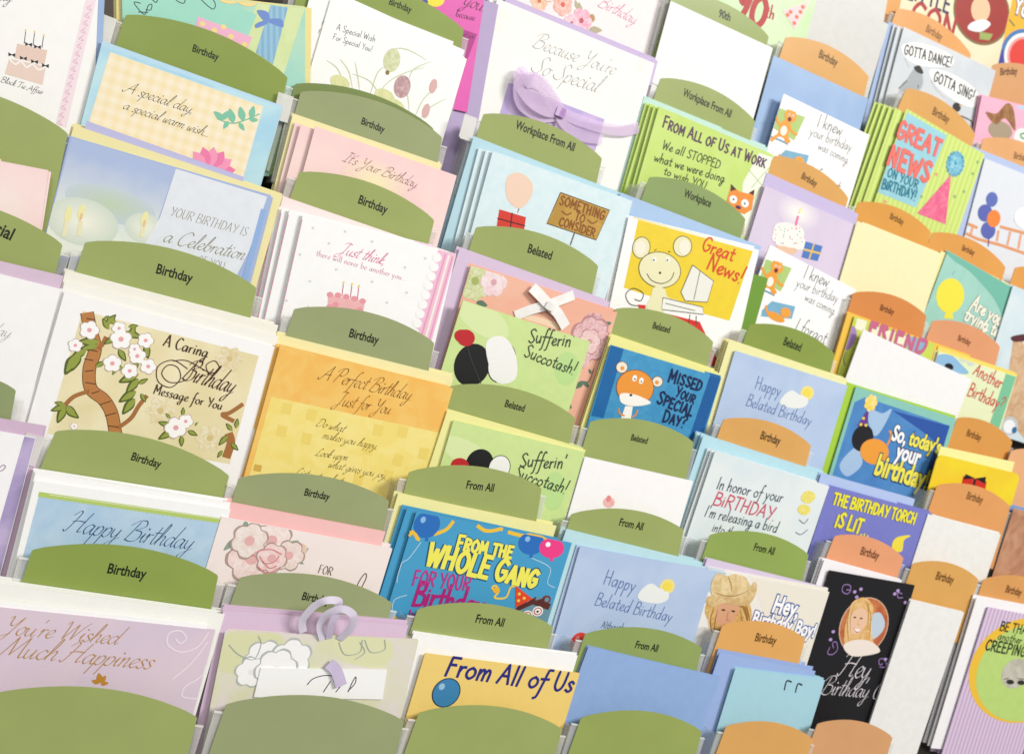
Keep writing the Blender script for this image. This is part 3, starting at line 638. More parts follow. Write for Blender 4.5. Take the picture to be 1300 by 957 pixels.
txt('YOUR BIRTHDAY IS',(685,872),(998,958),'#9a9480','serif',w=.14,sl=.2,ys=1.0)
T('b1'); txt('a Celebration',(655,84),(982,160),'#8d866c','script',w=.15); txt('OF YOU',(800,172),(908,202),'#9a9480','serif',w=.14)
line('blue_stripe',[[(1068,-45),(985,262)]],22,'#93b4e4',4,False)
tab((345,85),(1040,270),'Birthday',(628,212),(774,252),'wide green Birthday tab between the celebration card and the blossom card',GREEN,where='Birthday tab under the celebration card')
env((264,208),(1122,428),.15,'#f4f2e6','ivory envelope, back one behind the blossom tree card',3,sp=.0035)
env((262,245),(1128,470),.15,'#f7f6ee','ivory envelope, nearest behind the blossom tree card',2)
card((262,286),(1130,515),.152,'#fbfafa','white bordered blossom tree card reading A Caring Birthday Message for You',4,sp=.0026,short='blossom tree card')
shape('printed_panel',[(335,365),(1048,548),(930,985),(190,862)],'#f5ecc8',1,kind='wash',col2='#eaddae',scale=10)
line('trunk_outline',[[(352,372),(366,440),(385,520),(362,600),(368,680),(420,725),(452,780),(466,850),(476,900)]],52,'#6a4522',2.9)
line('tree_trunk',[[(352,372),(366,440),(385,520),(362,600),(368,680),(420,725),(452,780),(466,850),(476,900)]],46,'#bd8048',3)
line('branch',[[(372,540),(412,505),(430,470)],[(476,840),(530,800),(562,750),(596,708)],[(362,690),(300,712),(262,748)],[(985,742),(930,778),(900,786),(948,812)]],17,'#a9713f',3,taper=False)
line('branch',[[(925,860),(935,900),(915,960)]],34,'#a9713f',3)
line('bark_line',[[(340,420),(372,428)],[(352,520),(396,530)],[(342,560),(378,566)],[(345,610),(380,606)],[(346,655),(388,662)],[(370,700),(402,690)],[(405,745),(450,730)],[(425,790),(470,778)],[(438,830),(480,836)],[(350,396),(384,402)]],4,'#5d3a20',5)
lv=[((430,420),(470,380)),((440,440),(415,395)),((470,420),(430,385)),((520,430),(560,425)),((510,450),(575,475)),((530,470),(545,420)),((400,490),(315,490)),((395,505),(325,520)),((350,520),(285,560)),((320,530),(290,610)),((310,540),(262,625)),((480,520),(510,570)),((500,600),(440,585)),((470,600),(455,625)),((560,620),(480,655)),((560,640),(510,700)),((560,660),(600,640)),((550,690),(480,735)),((570,700),(590,735)),((545,720),(495,785)),((262,750),(205,770)),((262,755),(232,820)),((265,750),(310,780)),((265,760),(320,800)),((262,745),(220,735)),((470,470),(420,500)),((545,540),(555,600)),((385,590),(430,570)),((690,830),(640,815)),((700,850),(640,885)),((740,790),(742,755)),((790,830),(800,815)),((760,850),(800,870)),((735,870),(735,915)),((690,800),(670,780)),((940,850),(915,820)),((920,870),(885,910)),((935,900),(965,930)),((900,930),(880,960)),((955,840),(962,800)),((590,500),(600,560)),((420,400),(440,385))]
leaves('leaf',lv,.27,'#55642a',4); leaves('leaf_light',[((a[0]+2,a[1]+1),(a[0]+(b[0]-a[0])*.86,a[1]+(b[1]-a[1])*.86)) for a,b in lv],.2,'#97a348',5)
for i,(x,y,r) in enumerate(((362,443,36),(490,480,40),(482,436,26),(590,485,30),(455,578,34),(525,608,30),(600,590,30),(556,548,32),(712,838,42),(752,812,28),(305,505,26),(300,832,14),(545,520,22))):
    flower((x,y),r,'#fffdfb','#eea9ae',5,6,fat=.62,inner=.26,outline='#c3aea4',name='blossom',start=i*23)
flower((930,560),55,'#e2cf9c','#d9c48c',6,2,fat=.4,name='shadow_blossom'); flower((650,770),60,'#e5d5a2','#d9c48c',6,2,fat=.4,name='shadow_blossom'); flower((850,880),60,'#e5d5a2','#d9c48c',6,2,fat=.4,name='shadow_blossom')
txt('A Caring',(660,506),(840,556),'#45301f','serif',w=.24,sl=.06,layer=7); txt('Birthday',(735,640),(938,700),'#4a1f1d','script',w=.17,layer=7,ys=1.35)
line('flourish',[[(760,600),(700,565),(640,590),(640,650),(690,675),(730,640),(720,595),(680,585),(655,620),(690,655),(760,640),(800,570)],[(700,568),(760,568),(850,615),(888,600),(870,568),(835,585),(845,620)]],3.6,'#4a1f1d',7)
txt('Message for You',(620,700),(898,766),'#45301f','serif',w=.24,sl=.05,layer=7)
tab((225,850),(('c1'),930,105),'Birthday',(('c1'),527,42),(('c1'),646,76),'green Birthday tab under the blossom tree card',GREEN,where='Birthday tab under the blossom tree card',clip=True)
T('c1')
env((145,88),(934,216),.14,'#fdfdfc','white envelope behind the blue Happy Birthday card',2,sp=.003)
card((140,128),(934,244),.14,'#fcfcfb','white edged light blue card reading Happy Birthday in navy script',3,sp=.0028,short='blue Happy Birthday card')
shape('blue_panel',[(158,186),(912,296),(880,560),(60,560)],'#bfd8ec',1,kind='wash',col2='#b0cee8',scale=26)
shape('green_band',[(158,172),(914,282),(910,296),(156,186)],'#b9d06c',2); ell('scallop',[(162+i*16.2,188+i*2.36) for i in range(47)],8.2,7,'#b9d06c',2,n=8)
line('white_rule',[[(200,184),(905,284)]],2.5,'#eef4d8',3,False)
txt('Happy Birthday',(262,330),(770,408),'#26406f','script',w=.11,ys=1.05)
tab((130,405),(885,508),'Birthday',(430,500),(586,524),'lowest green Birthday tab in front of the blue Happy Birthday card','#90a350',where='lowest Birthday tab at the left')
env((-190,520),(910,668),.2,'#f8f8f2','ivory envelope behind the much happiness card',3,sp=.0035)
card((-150,605),(842,712),.22,'#ffffff','white insert card just behind the much happiness card',0)
card((-150,624),(872,732),.22,'#e2cfdb','mauve pearl card reading You are Wished Much Happiness',0,kind='wash',col2='#dccbdc',scale=12)
txt("You're Wished",(-5,745),(470,790),'#b98b3f','script',w=.12); txt('Much Happiness',(-10,836),(606,890),'#b98b3f','script',w=.12)
line('swirl',[[(845,740),(800,800),(730,820),(680,790),(685,745),(730,735),(755,765),(730,785),(710,765)],[(840,780),(780,860),(700,930)],[(860,880),(800,930),(750,960),(740,1000),(800,1010)]],6,'#f1e6ee',3)
leaves('butterfly_wing',[((405,945),(372,935)),((405,940),(400,905)),((408,945),(428,915)),((408,950),(440,945))],.35,'#c28a35',4)

# ================================================================== third column
T('a2')
env((380,-190),(1062,20),.2,'#b9a8cf','lavender envelope beside the magenta card',2,sp=.004)
card((330,-190),(1004,0),.112,'#e25fb4','magenta card with yellow balloon reading because of you',1,kind='print')
shape('dark_band',[(918,120),(975,140),(935,245),(905,230)],'#b0358a',2)
ell('yellow_balloon',[(800,-10)],45,38,'#f3e23c',3); ell('blue_dot',[(765,8)],12,10,'#4b4fa3',4)
txt('you',(915,20),(992,48),'#5a1740','script',w=.13); txt('because',(888,68),(966,86),'#5a1740','script',w=.15,sl=.05); txt('of you',(915,146),(962,158),'#5a1740','script',w=.15)
tab((270,-110),(922,118),'Birthday',(616,18),(706,54),'topmost green Birthday tab, cut by the upper edge of the photo',DEEP,where='topmost Birthday tab')
env((340,-60),(925,205),.16,'#fdfdfd','white envelope behind the fritillary flower card',1)
card((308,-55),(880,170),.16,'#fbfbfb','white card peeking out left behind the fritillary flower card',0)
txt('A Special',(345,100),(410,118),'#55554f','hand',w=.13); txt('For',(330,135),(352,145),'#55554f','hand',w=.13)
card((382,0),(934,240),.16,'#fcfcfb','white card with pale fritillary flowers reading A Special Wish For Special You',2,short='fritillary flower card')
txt('A Special Wish',(405,122),(562,172),'#57574f','hand',w=.12); txt('For Special You!',(390,160),(550,212),'#57574f','hand',w=.12)
line('grass_blade',[[(440,350),(410,280),(365,245)],[(470,360),(455,290),(420,240)],[(500,370),(490,300),(480,250)],[(540,390),(570,300),(600,270)],[(560,400),(620,330),(700,290),(760,275)],[(590,400),(540,330),(470,300)],[(700,450),(690,380),(650,330)],[(720,480),(760,400),(820,350)],[(740,490),(780,440),(850,400)],[(600,250),(640,200),(700,205),(770,245)],[(700,320),(720,280),(790,250)],[(640,400),(660,440),(690,470)]],4,'#c9d2a4',3,taper=True)
ell('pale_bell_flower',[(630,245)],34,48,'#dfe3bd',4,kind='wash',col2='#c8cf9c',scale=220); ell('checkered_bell_flower',[(672,352)],34,46,'#b48a92',4,kind='wash',col2='#d3b3b4',scale=260)
ell('pink_bud',[(797,350),(768,450)],15,30,'#dbb0ad',4); ell('yellow_clump',[(420,335),(600,390),(640,430)],42,28,'#e6e5ac',3,kind='wash',col2='#d6dca0',scale=160); ell('bee',[(612,295)],8,9,'#8c7433',5)
tab((238,338),(800,520),None,None,None,'plain grey green tab peeking behind the third column Birthday tab','#7e8f52',dy=-.004,pocket=False)
tab((262,370),(835,555),'Birthday',(503,502),(596,538),'muted green Birthday tab below the fritillary flower card',MUTED,where='tab below the fritillary card',clip=True)
env((230,460),(832,665),.16,'#f2eab2','cream yellow envelope behind the pink script card',2,sp=.004)
card((320,512),(893,712),.15,'#f9d3d3','pink card reading It is Your Birthday in brown script',[(262,505),(238,497)],sp=.006,kind='wash',col2='#fadcd8',scale=9)
glow('yellow_glow',(560,735),140,85,'#f9d8d0','#f9efc0',1)
txt("It's Your Birthday",(430,652),(726,762),'#8a5f50','script',w=.12)
tab((255,695),(803,890),'Birthday',(490,822),(606,866),'green Birthday tab below the pink script card',GREEN,where='tab below the pink script card')
env((190,795),(('b2'),912,150),.15,'#fbe6e4','shell pink envelope behind the scalloped cake card',2)
T('b2')
card((270,-25),(890,135),.15,'#fbfbfb','white card with pink stripes and small cake reading Just think',[(215,-45),(185,-52),(165,-58)],sp=.0055,short='pink striped cake card')
line('edge_stripe',[[(262,-5),(140,440)]],3,'#d98cab',1,False)
shape('pink_border',[(818,118),(892,137),(760,600),(690,560)],'#f4c3dc',1,kind='print'); line('border_stripe',[[(848,135),(722,560)],[(876,146),(752,590)]],6,'#ea9dc0',2,False); line('border_stripe',[[(862,140),(738,575)]],9,'#faf0e6',2,False)
ell('scallop',[(812-i*11.3,150+i*38) for i in range(11)],19,19,'#fbfbfb',3,n=12)
ell('grey_dot',[(310,30),(440,45),(375,93),(258,138),(550,85),(405,198),(298,246),(203,324),(550,248),(610,332),(690,292),(683,190),(765,153),(290,350)],5.5,5.5,'#d8dedb',2)
txt('Just think,',(412,132),(598,180),'#dd6a94','script',w=.15); txt('there will never be another you...',(322,142),(690,246),'#e08aa8','serif',w=.14,ys=.85)
shape('cake',[(372,300),(522,325),(512,375),(370,352)],'#f2b9bc',3,kind='print'); ell('icing_rose',[(380,300),(412,302),(445,308),(478,316),(512,326),(378,350),(402,340),(500,362)],13,11,'#ec9ca6',4)
candles([(428,305),(462,312),(490,320)],46,'#d0568a')
tab((235,355),(803,493),'Birthday',(453,470),(572,500),'olive Birthday tab below the pink striped cake card',MUTED,where='tab below the pink striped cake card')
env((165,458),(880,634),.17,'#f4ecb0','pale yellow envelope behind the orange and yellow verse card',2,sp=.003)
card((178,505),(878,680),.17,'#f7cb70','orange and yellow verse card reading A Perfect Birthday Just for You',[(160,500),(140,492)],sp=.006,kind='wash',col2='#f6bf60',scale=40,short='orange and yellow verse card')
shape('yellow_panel',[(142,713),(850,865),(740,1290),(20,1150)],'#f5e07e',1,kind='wash',col2='#f8e792',scale=45)
shape('pale_square',[[(x,y+ (x-190)*.21),(x+38,y+8+(x-190)*.21),(x+28,y+52+(x-190)*.21),(x-10,y+44+(x-190)*.21)] for x,y in ((190,735),(290,740),(560,745),(660,730),(170,830),(270,840),(520,830),(640,850),(745,800),(600,920),(480,960))],'#f0d873',2)
txt('A Perfect Birthday',(335,640),(700,728),'#7a4b1c','script',w=.12,ys=1.1); txt('Just for You',(398,745),(618,784),'#7a4b1c','script',w=.12,ys=1.1)
txt('Do what',(320,830),(432,856),'#5a431c','script',w=.15); txt('makes you happy.',(346,880),(568,926),'#5a431c','script',w=.14); 
T('c2'); txt('Look upon',(318,25),(446,46),'#5a431c','script',w=.15); txt('what gives you joy.',(370,72),(604,120),'#5a431c','script',w=.14); txt('Listen to what',(232,104),(420,142),'#5a431c','script',w=.14)
shape('gold_square',[(75,60),(105,66),(98,92),(68,86)],'#d9b254',3)
tab((10,115),(620,207),'Birthday',(272,186),(374,206),'muted green Birthday tab below the yellow verse card',MUTED,where='tab below the yellow verse card')
env((('c1'),916,214),(604,334),.14,'#f8c3c1','salmon pink envelope behind the rose sketch card',3,sp=.0035)
card((-60,272),(632,403),.14,'#f6e8e4','blush card with a sketched peony reading For',3,sp=.004,kind='wash',col2='#f8ece8',scale=24)
K.clip=True
T('c1')
for i,(x,y,r) in enumerate(((1020,440,95),(1100,370,78),(1170,430,60),(1010,370,70),(1100,440,60))):
    flower((x,y),r,['#f0d3cd','#f4ddd6','#eed6ce','#ecd9cf','#f0c8c6'][i],'#e8b4b4',6,3+i*2,fat=.6,inner=.3,outline='#b49c92',name='peony_petals',start=i*25)
line('petal_line',[[(1050,430),(1070,460),(1110,455),(1130,430)],[(1060,450),(1090,480),(1120,470)],[(1040,470),(1080,500),(1130,480)],[(1020,430),(1050,410),(1100,405),(1140,425)]],5,'#d98f92',15)
leaves('leaf',[((985,345),(1000,280)),((960,360),(905,410)),((1160,390),(1210,370)),((1200,440),(1250,400)),((960,560),(930,650)),((940,590),(880,655)),((1190,440),(1230,465))],.22,'#8fa793',2)
ell('rose_bud',[(1215,405)],28,26,'#ecccb8',4)
T('c2'); txt('FOR',(330,500),(386,512),'#6e5a52','serif',w=.2); line('pen_stroke',[[(478,575),(500,530),(522,502),(526,520),(505,565),(495,600)]],4,'#6a5a55',5)
tab((15,517),(632,620),'Birthday',(262,608),(374,628),'lowest muted green Birthday tab, partly hidden by a white ribbon',MUTED,where='tab behind the ribbon loops')
env((('c1'),905,650),(696,712),.2,'#dfc4dd','lilac envelope behind the ribboned flower card',3,sp=.004)
RB=card((-45,735),(736,770),.2,'#e9dfe0','lilac and sage flower outline card with a white label, tied with ribbon',3,sp=.005,kind='wash',col2='#dfe0bb',scale=16,short='ribboned flower card')
shape('sage_patch',[(-30,742),(180,752),(150,860),(-60,900)],'#dfe0b4',1,True); shape('sage_patch',[(400,770),(620,775),(600,880),(440,860)],'#e2e3b8',1,True)
for i,(x,y,r) in enumerate(((110,850,75),(220,850,80),(60,900,60),(160,890,80))): flower((x,y),r,'#fbfafa','#f3efe9',6,2+i*2,fat=.6,inner=.2,outline='#bcc1bd',name='white_peony',start=i*20)
line('flower_outline',[[(-30,790),(10,830),(70,850),(100,790),(90,755)],[(415,780),(440,830),(500,820),(510,770)],[(520,770),(545,820),(600,810),(600,770)],[(500,780),(520,820),(480,850)]],3,'#a9b4b4',9)
shape('label_panel',[(98,882),(608,890),(590,1010),(70,1000)],'#fcfcfc',11,thick=.0008)
line('pen_stroke',[[(285,950),(310,925),(360,912),(410,922),(425,945),(400,980)],[(350,980),(380,935)],[(450,980),(470,935),(482,918),(478,945),(450,975)]],4,'#4d3a54',27)
env((718,745),(('c3'),426,835),.2,'#fcfcfb','white envelope behind the yellow From All of Us card',2)
card((765,825),(('c3'),434,908),.2,'#f3d37a','yellow card reading From All of Us in blue brush letters',0)
ell('balloon_outline',[(850,985)],56,62,'#1d2440',3,n=30); ell('blue_balloon',[(850,985)],52,58,'#3e86b8',4,n=30); ell('balloon_shine',[(832,960)],12,14,'#9cc6e2',5,n=12)
txt('From All of Us',(842,915),(1275+85,985),'#272a80','hand',w=.24,jit=.05,ys=.88)

# ================================================================== fourth column
T('a3')
card((150,-350),(790,-50),.25,'#f7f0f0','watercolour flower card reading Birthday behind the bow card',0,dy=-.01)
for i,(x,y,r,c,d) in enumerate(((270,5,42,'#f2b48c','#c9703f'),(365,20,46,'#f0a08c','#d9503f'),(440,85,50,'#f0a0b8','#b84a5a'),(400,95,36,'#f3b9c6','#c95a6a'),(310,-20,30,'#f6d2c0','#d98a6a'))): flower((x,y),r,c,d,6,3+2*i,fat=.6,name='watercolour_flower',start=i*30)
leaves('leaf',[((440,60),(430,10)),((460,80),(490,60)),((470,120),(525,125)),((480,110),(505,150)),((425,40),(415,0))],.25,'#b3a98a',2); ell('bud',[(482,75)],14,16,'#b98a52',4)
txt('Birthday',(505,25),(655,100),'#dd7fa0','script',w=.13)
env((135,-12),(750,248),.2,'#cdbbe0','lavender envelope behind the So Special bow card',2)
BC=card((100,-5),(737,258),.19,'#f8f8f4','tall ivory card with purple square and gauze bow reading Because You are So Special',[(70,-8),(60,0)],sp=.0045,short='gauze bow card')
ell('embossed_corner',[(130,60),(100,110),(680,270),(700,240)],26,22,'#f1f1ea',1)
shape('purple_square',[(146,336),(534,484),(496,612),(110,460)],'#bba8dc',2,kind='wash',col2='#cdb6e2',scale=40)
txt("Because You're",(240,190),(568,305),'#a3a3a0','script',w=.1); txt('So Special',(236,290),(500,376),'#a3a3a0','script',w=.1)
tab((45,460),(525,640),'Workplace From All',(172,520),(410,614),'green Workplace From All tab in front of the gauze bow card',GREEN,where='Workplace From All tab under the bow card',clip=True,ys=1.45)
env((('a2'),962,552),(640,800),.17,'#b9dce9','light blue envelope behind the brown sign card',3,sp=.004)
card((82,612),(648,815),.16,'#d7ecf2','pale blue card with a brown sign reading Something to Consider',[(55,606),(25,600)],sp=.0055,col2='#dff0f4')
shape('grass_strip',[(('b2'),905,60),(('b2'),945,58),(('b2'),935,140),(('b2'),895,130)],'#7cc07c',2)
shape('sign_board',[(356,780),(555,852),(500,972),(300,905)],'#b98f3c',3,kind='wash',col2='#c9a04c',scale=60); line('sign_outline',[[(356,780),(555,852),(500,972),(300,905),(356,780)]],3.5,'#3c2a14',5,False)
line('sign_post',[[(412,945),(('b3'),395,100)]],6,'#5a5248',2,False)
txt('SOMETHING',(350,826),(534,892),'#8a4f18','caps',w=.34,layer=6,jit=.06); txt('TO',(412,890),(452,906),'#8a4f18','caps',w=.34,layer=6); txt('CONSIDER',(348,912),(494,960),'#8a4f18','caps',w=.34,layer=6,jit=.06)
line('scroll',[[(360,855),(380,870),(400,862)],[(465,890),(485,905),(505,895)]],5,'#8a4f18',6)
shape('red_parcel',[(108,848),(216,880),(205,955),(95,930)],'#d8382c',3); line('parcel_string',[[(160,862),(150,945)],[(100,885),(212,915)]],5,'#3a2018',4,False)
shape('round_balloon',[(140,720),(190,700),(240,740),(235,800),(190,845),(140,805)],'#f1d2bc',3,True); line('balloon_string',[[(188,845),(182,862)]],3,'#2c2420',4)
T('b3')
tab((15,25),(510,182),'Belated',(219,128),(318,160),'green Belated tab under the brown sign card',GREEN,where='Belated tab under the sign card')
env((('b2'),905,112),(556,330),.16,'#d9c4df','lilac envelope behind the peach rose card',2,sp=.003)
PR=card((('b2'),950,180),(586,372),.17,'#f2bfa6','peach card with sage and roses, tied with a white satin bow',2,sp=.004,kind='wash',col2='#f0b49c',scale=12,short='peach rose card')
flower((10,245),80,'#c6cf8c','#a9b568',9,2,fat=.5,name='green_hydrangea'); flower((85,250),60,'#efd0d4','#dba8b0',6,5,fat=.6,name='pink_flower'); flower((490,420),50,'#c98a94','#b06a78',6,3,fat=.6,name='dark_rose'); flower((478,480),88,'#dda4a8','#c98590',7,6,fat=.62,outline='#c08a8e',name='large_rose'); flower((472,490),50,'#eabcbb','#d0949a',6,9,fat=.62,outline='#c58e94',name='rose_heart'); flower((440,545),55,'#e0a6ac','#c98590',6,5,fat=.6,name='lower_rose')
leaves('rose_leaf',[((465,395),(440,425)),((530,420),(562,415)),((450,650),(415,680)),((450,650),(470,675)),((480,620),(470,600)),((400,760),(385,740)),((535,530),(515,545)),((15,330),(60,345))],.3,'#5e7a66',4)
line('rose_stem',[[(490,600),(470,650),(430,660)]],4,'#6c5a4c',3)
shape('cream_patch',[(190,370),(370,420),(340,440),(170,385)],'#f3d8ba',1)
card((('b2'),918,322),(477,490),.16,'#cfe59a','green leaf print card reading Sufferin Succotash, upper one',0,kind='print')
def swirls():
    pass
ell('leaf_print',[(380,600)],48,70,'#bfe093',1,rot=20,n=24); ell('leaf_print',[(40,400),(('b2'),1000,400)],120,60,'#dcebae',1,rot=-15,n=24)
GB='#191a1c'
ell('black_balloon',[(('b2'),955,585)],72,88,GB,3,n=28); ell('white_balloon_outline',[(('b2'),1075,575)],55,83,GB,4,n=28); ell('white_balloon',[(('b2'),1075,575)],51,79,'#f5f5f2',5,n=28); ell('red_balloon',[(('b2'),930,475)],36,34,'#c2272f',6,n=24); line('balloon_string',[[(('b2'),935,508),(('b2'),950,560),(('b2'),990,660)]],3,'#444444',7)
shape('white_blotch',[(('b2'),1010,500),(('b2'),1080,470),(('b2'),1130,540),(('b2'),1130,640),(('b2'),1050,650)],'#f5f5f2',4,True); ell('red_dot',[(('b2'),920,470)],38,28,'#c2272f',5)
txt("Sufferin'",(224,492),(408,512),'#3f4a38','hand',w=.2,jit=.09,ys=.95); txt('Succotash!',(205,550),(412,626),'#3f4a38','hand',w=.2,jit=.09,ys=.95)
tab((-90,668),(417,797),'Belated',(127,752),(208,774),'green Belated tab under the upper Sufferin Succotash card',GREEN,where='Belated tab under the upper leaf print card')
env((('b2'),855,768),(458,928),.15,'#f1eea0','pale yellow envelope behind the lower Sufferin Succotash card',3,sp=.0035)
card((('b2'),880,808),(('c3'),455,12),.15,'#cfe59a','green leaf print card reading Sufferin Succotash, lower one',2,sp=.0035,kind='print')
T('c3'); ell('leaf_print',[(330,170)],45,82,'#bfe093',1,rot=15,n=24); ell('leaf_print',[(-20,20)],120,50,'#dcebae',1,rot=-15,n=24)
T('c2'); ell('black_balloon',[(985,60)],55,62,GB,3,n=28); ell('white_balloon_outline',[(1065,75)],44,52,GB,4,n=28); ell('white_balloon',[(1065,75)],41,49,'#f5f5f2',5,n=28); ell('red_balloon',[(905,65)],36,30,'#c2272f',6,n=24)
T('c3'); txt("Sufferin'",(190,70),(376,78),'#3f4a38','hand',w=.2,jit=.09,ys=.95); txt('Succotash!',(166,116),(378,182),'#3f4a38','hand',w=.2,jit=.09,ys=.95)
T('c2'); tab((700,90),(1238,156),'From All',(928,158),(1042,172),'green From All tab under the lower Sufferin Succotash card',GREEN,where='From All tab under the leaf print card')
env((656,178),(('c3'),340,310),.14,'#f2eda6','pale yellow envelope behind the Whole Gang card',2,sp=.003)
card((730,252),(('c3'),402,380),.15,'#48a0ce','blue balloon card reading From the Whole Gang For Your Birthday',[(692,238),(672,225)],sp=.006,kind='wash',col2='#4aa2cf',scale=16,short='blue Whole Gang card')
line('yellow_streamer',[[(880,290),(850,325),(800,345)],[(975,308),(1010,330),(1060,325),(1085,305)],[(1100,335),(1160,350),(1210,345),(1260,372)],[(700,330),(720,340),(735,365)]],15,'#f2c53a',2)
def balloon(c,rx,ry,col,layer=3):
    ell('balloon',[c],rx,ry,col,layer,n=24); ell('balloon_shine',[(c[0]-rx*.3,c[1]-ry*.35)],rx*.2,ry*.25,'#ffffff' if col!='#2b6fc0' else '#8fc0ea',layer+1,n=10)
    shape('balloon_knot',[(c[0]-4,c[1]+ry-3),(c[0]+6,c[1]+ry-1),(c[0]+4,c[1]+ry+12),(c[0]-10,c[1]+ry+9)],col,layer)
balloon((772,305),52,56,'#2b6fc0'); balloon((1195,380),52,48,'#2b6fc0')
T('c3'); balloon((320,400),50,42,'#f0408c')
T('c2')
line('balloon_string',[[(748,375),(700,440),(660,470),(650,540)],[(690,590),(640,610),(630,660)],[(1195,440),(1270,480),(1260,540),(1290,560)]],3,'#c9e2f0',3)
line('yellow_ribbon',[[(690,350),(720,340),(740,370)]],12,'#f2c53a',3)
txt('From the',(888,404),(1118,440),'#f4ee62','caps',w=.42,under='#1d4a70',layer=8,jit=.06,ys=.9,uoff=.02); txt('WHOLE Gang',(765,466),(1216,562),'#f4ee62','caps',w=.44,under='#1d4a70',layer=8,jit=.07,ys=.95,uoff=.02)
txt('FOR YOUR',(712,548),(946,572),'#c2348c','caps',w=.26,layer=7,jit=.05,ys=1.1); txt('Birthday',(712,628),(1000,668),'#b0247a','hand',w=.3,layer=7,jit=.04,ys=1.1,sl=.05); txt('Wi',(690,690),(735,700),'#b0247a','caps',w=.3,layer=7)
line('party_blower',[[(1050,575),(1035,560),(1050,552),(1062,575),(1045,600),(1090,600),(1110,560),(1130,553)]],8,'#f4d24c',5); ell('blower_knob',[(1052,570)],14,13,'#f2b93a',6)
shape('furry_head',[(1120,660),(1180,610),(1240,600),(1275,640),(1290,700),(1240,720),(1160,700)],'#6a95a6',5,True)
shape('furry_fringe',[(1110,665),(1150,625),(1135,640),(1180,605),(1175,620),(1215,595),(1210,612),(1250,600),(1245,618),(1275,625),(1262,650),(1200,628),(1150,650)],'#5a2b26',6)
ell('ear',[(1255,608)],18,18,'#7a3a30',5); ell('ear_inner',[(1257,608)],9,9,'#6a95a6',6)
ell('eye_white',[(1220,655),(1178,672)],21,21,'#f6f4ee',8); ell('eye_ring',[(1220,655),(1178,672)],16,16,'#b3382c',9); ell('eye_ball',[(1220,655),(1178,672)],12,12,'#f6f4ee',10); ell('pupil',[(1219,656),(1179,674)],5,5,'#1a1a1a',11)
shape('party_hat',[(1130,552),(1200,605),(1130,640)],'#e2492c',7); ell('hat_dot',[(1145,585),(1165,602),(1142,612)],6,6,'#f4d24c',8)
ell('gold_spiral',[(638,688)],14,14,'#f2c53a',4)
tab((735,645),(('c3'),327,717),'From All',(965,700),(1082,718),'green From All tab under the blue Whole Gang card',GREEN,where='From All tab under the Whole Gang card')

# ================================================================== fifth column
T('a3')
card((985,-225),(1400,-30),.2,'#c4e4ae','light green card with big red number ninety and a party hat',1,kind='wash',col2='#d5ebc0',scale=12)
K.clip=True
txt('90',(1055,62),(1180,125),'#b8242a','caps',w=.42,layer=4,ys=.95); txt('th',(1185,70),(1220,84),'#b8242a','serif',w=.3,layer=4)
T('a4'); shape('party_hat',[(298,45),(408,5),(348,122)],'#f6d3d6',4); ell('hat_dot',[(330,50),(355,70),(380,30),(345,95),(318,62),(370,50)],8,8,'#e8714a',5)
T('a3')
tab((812,-32),(1200,147),'90th',(994,68),(1042,88),'green tab reading 90th at the upper edge',DEEP,where='tab reading 90th')
card((803,5),(1216,196),.2,'#f6f5f7','large blank white card below the 90th tab',0)

tab((762,316),(1145,490),'Workplace From All',(850,388),(1044,478),'small green Workplace From All tab in front of the blank white card',GREEN,where='Workplace From All tab on the blank card',ys=1.5)
env((695,390),(1197,600),.17,'#c6e6dc','mint envelope behind the lime office card',1)
card((755,432),(1218,628),.16,'#c2dd6e','lime green card with an orange fox reading From All of Us at Work',[(735,428),(718,420),(700,416)],sp=.0045,kind='wash',col2='#cbe480',scale=12,short='lime green office card')
shape('white_corner',[(1160,620),(1218,640),(1110,960),(1080,950),(1095,740)],'#f1f5e6',1); line('diamond_line',[[(1200,680),(1130,760)],[(1120,690),(1180,760)],[(1180,740),(1110,850)]],2.5,'#9cc060',2,False)
txt('From All of Us at Work',(768,516),(1186,682),'#5c3a58','caps',w=.3,layer=5,jit=.08,ys=.88)
txt('We all STOPPED',(766,602),(1000,686),'#333a30','hand',w=.2,layer=5,jit=.03,ys=.8); txt('what we were doing',(733,652),(1018,740),'#333a30','hand',w=.2,layer=5,jit=.03,ys=.85); txt('to wish YOU',(772,705),(944,768),'#333a30','hand',w=.2,layer=5,jit=.03,ys=.75)
shape('fox_head',[(1048,748),(1078,775),(1115,785),(1142,770),(1130,850),(1100,868),(1060,850),(1025,825)],'#f0923a',5); shape('fox_ear',[[(1046,745),(1068,768),(1044,775)],[(1140,768),(1118,782),(1138,792)]],'#4a3020',6)
ell('eye_white',[(1055,808),(1102,824)],16,16,'#fdfdf8',7); ell('pupil',[(1056,808),(1101,825)],4,4,'#20181c',8); ell('fox_nose',[(1075,840)],12,7,'#5a2a58',8)
line('fox_tail',[[(1098,905),(1092,950)]],10,'#d9703a',3)
tab((717,716),(1106,886),'Workplace',(854,796),(962,840),'muted green Workplace tab in front of the lime office card','#8fa468',where='Workplace tab on the office card',ys=1.45)
env((600,780),(('b3'),1170,105),.16,'#abc8ea','light blue envelope behind the yellow mouse card',1)
T('b3')
card((632,-15),(1160,120),.17,'#fbfbf9','white bordered yellow card with a cream mouse at a computer reading Great News',[(612,-25)],sp=.006,short='mouse computer card')
shape('yellow_panel',[(672,-10),(1135,124),(1040,406),(900,368),(760,320),(612,272)],'#f0d338',1,kind='print')
IN='#4c4632'; CR='#eeeac0'
def outl(name,c,rx,ry,col,layer,o=IN,ow=3,**k):
    ell(name+'_outline',[c],rx+ow,ry+ow,o,layer,**k); ell(name,[c],rx,ry,col,layer+1,**k)
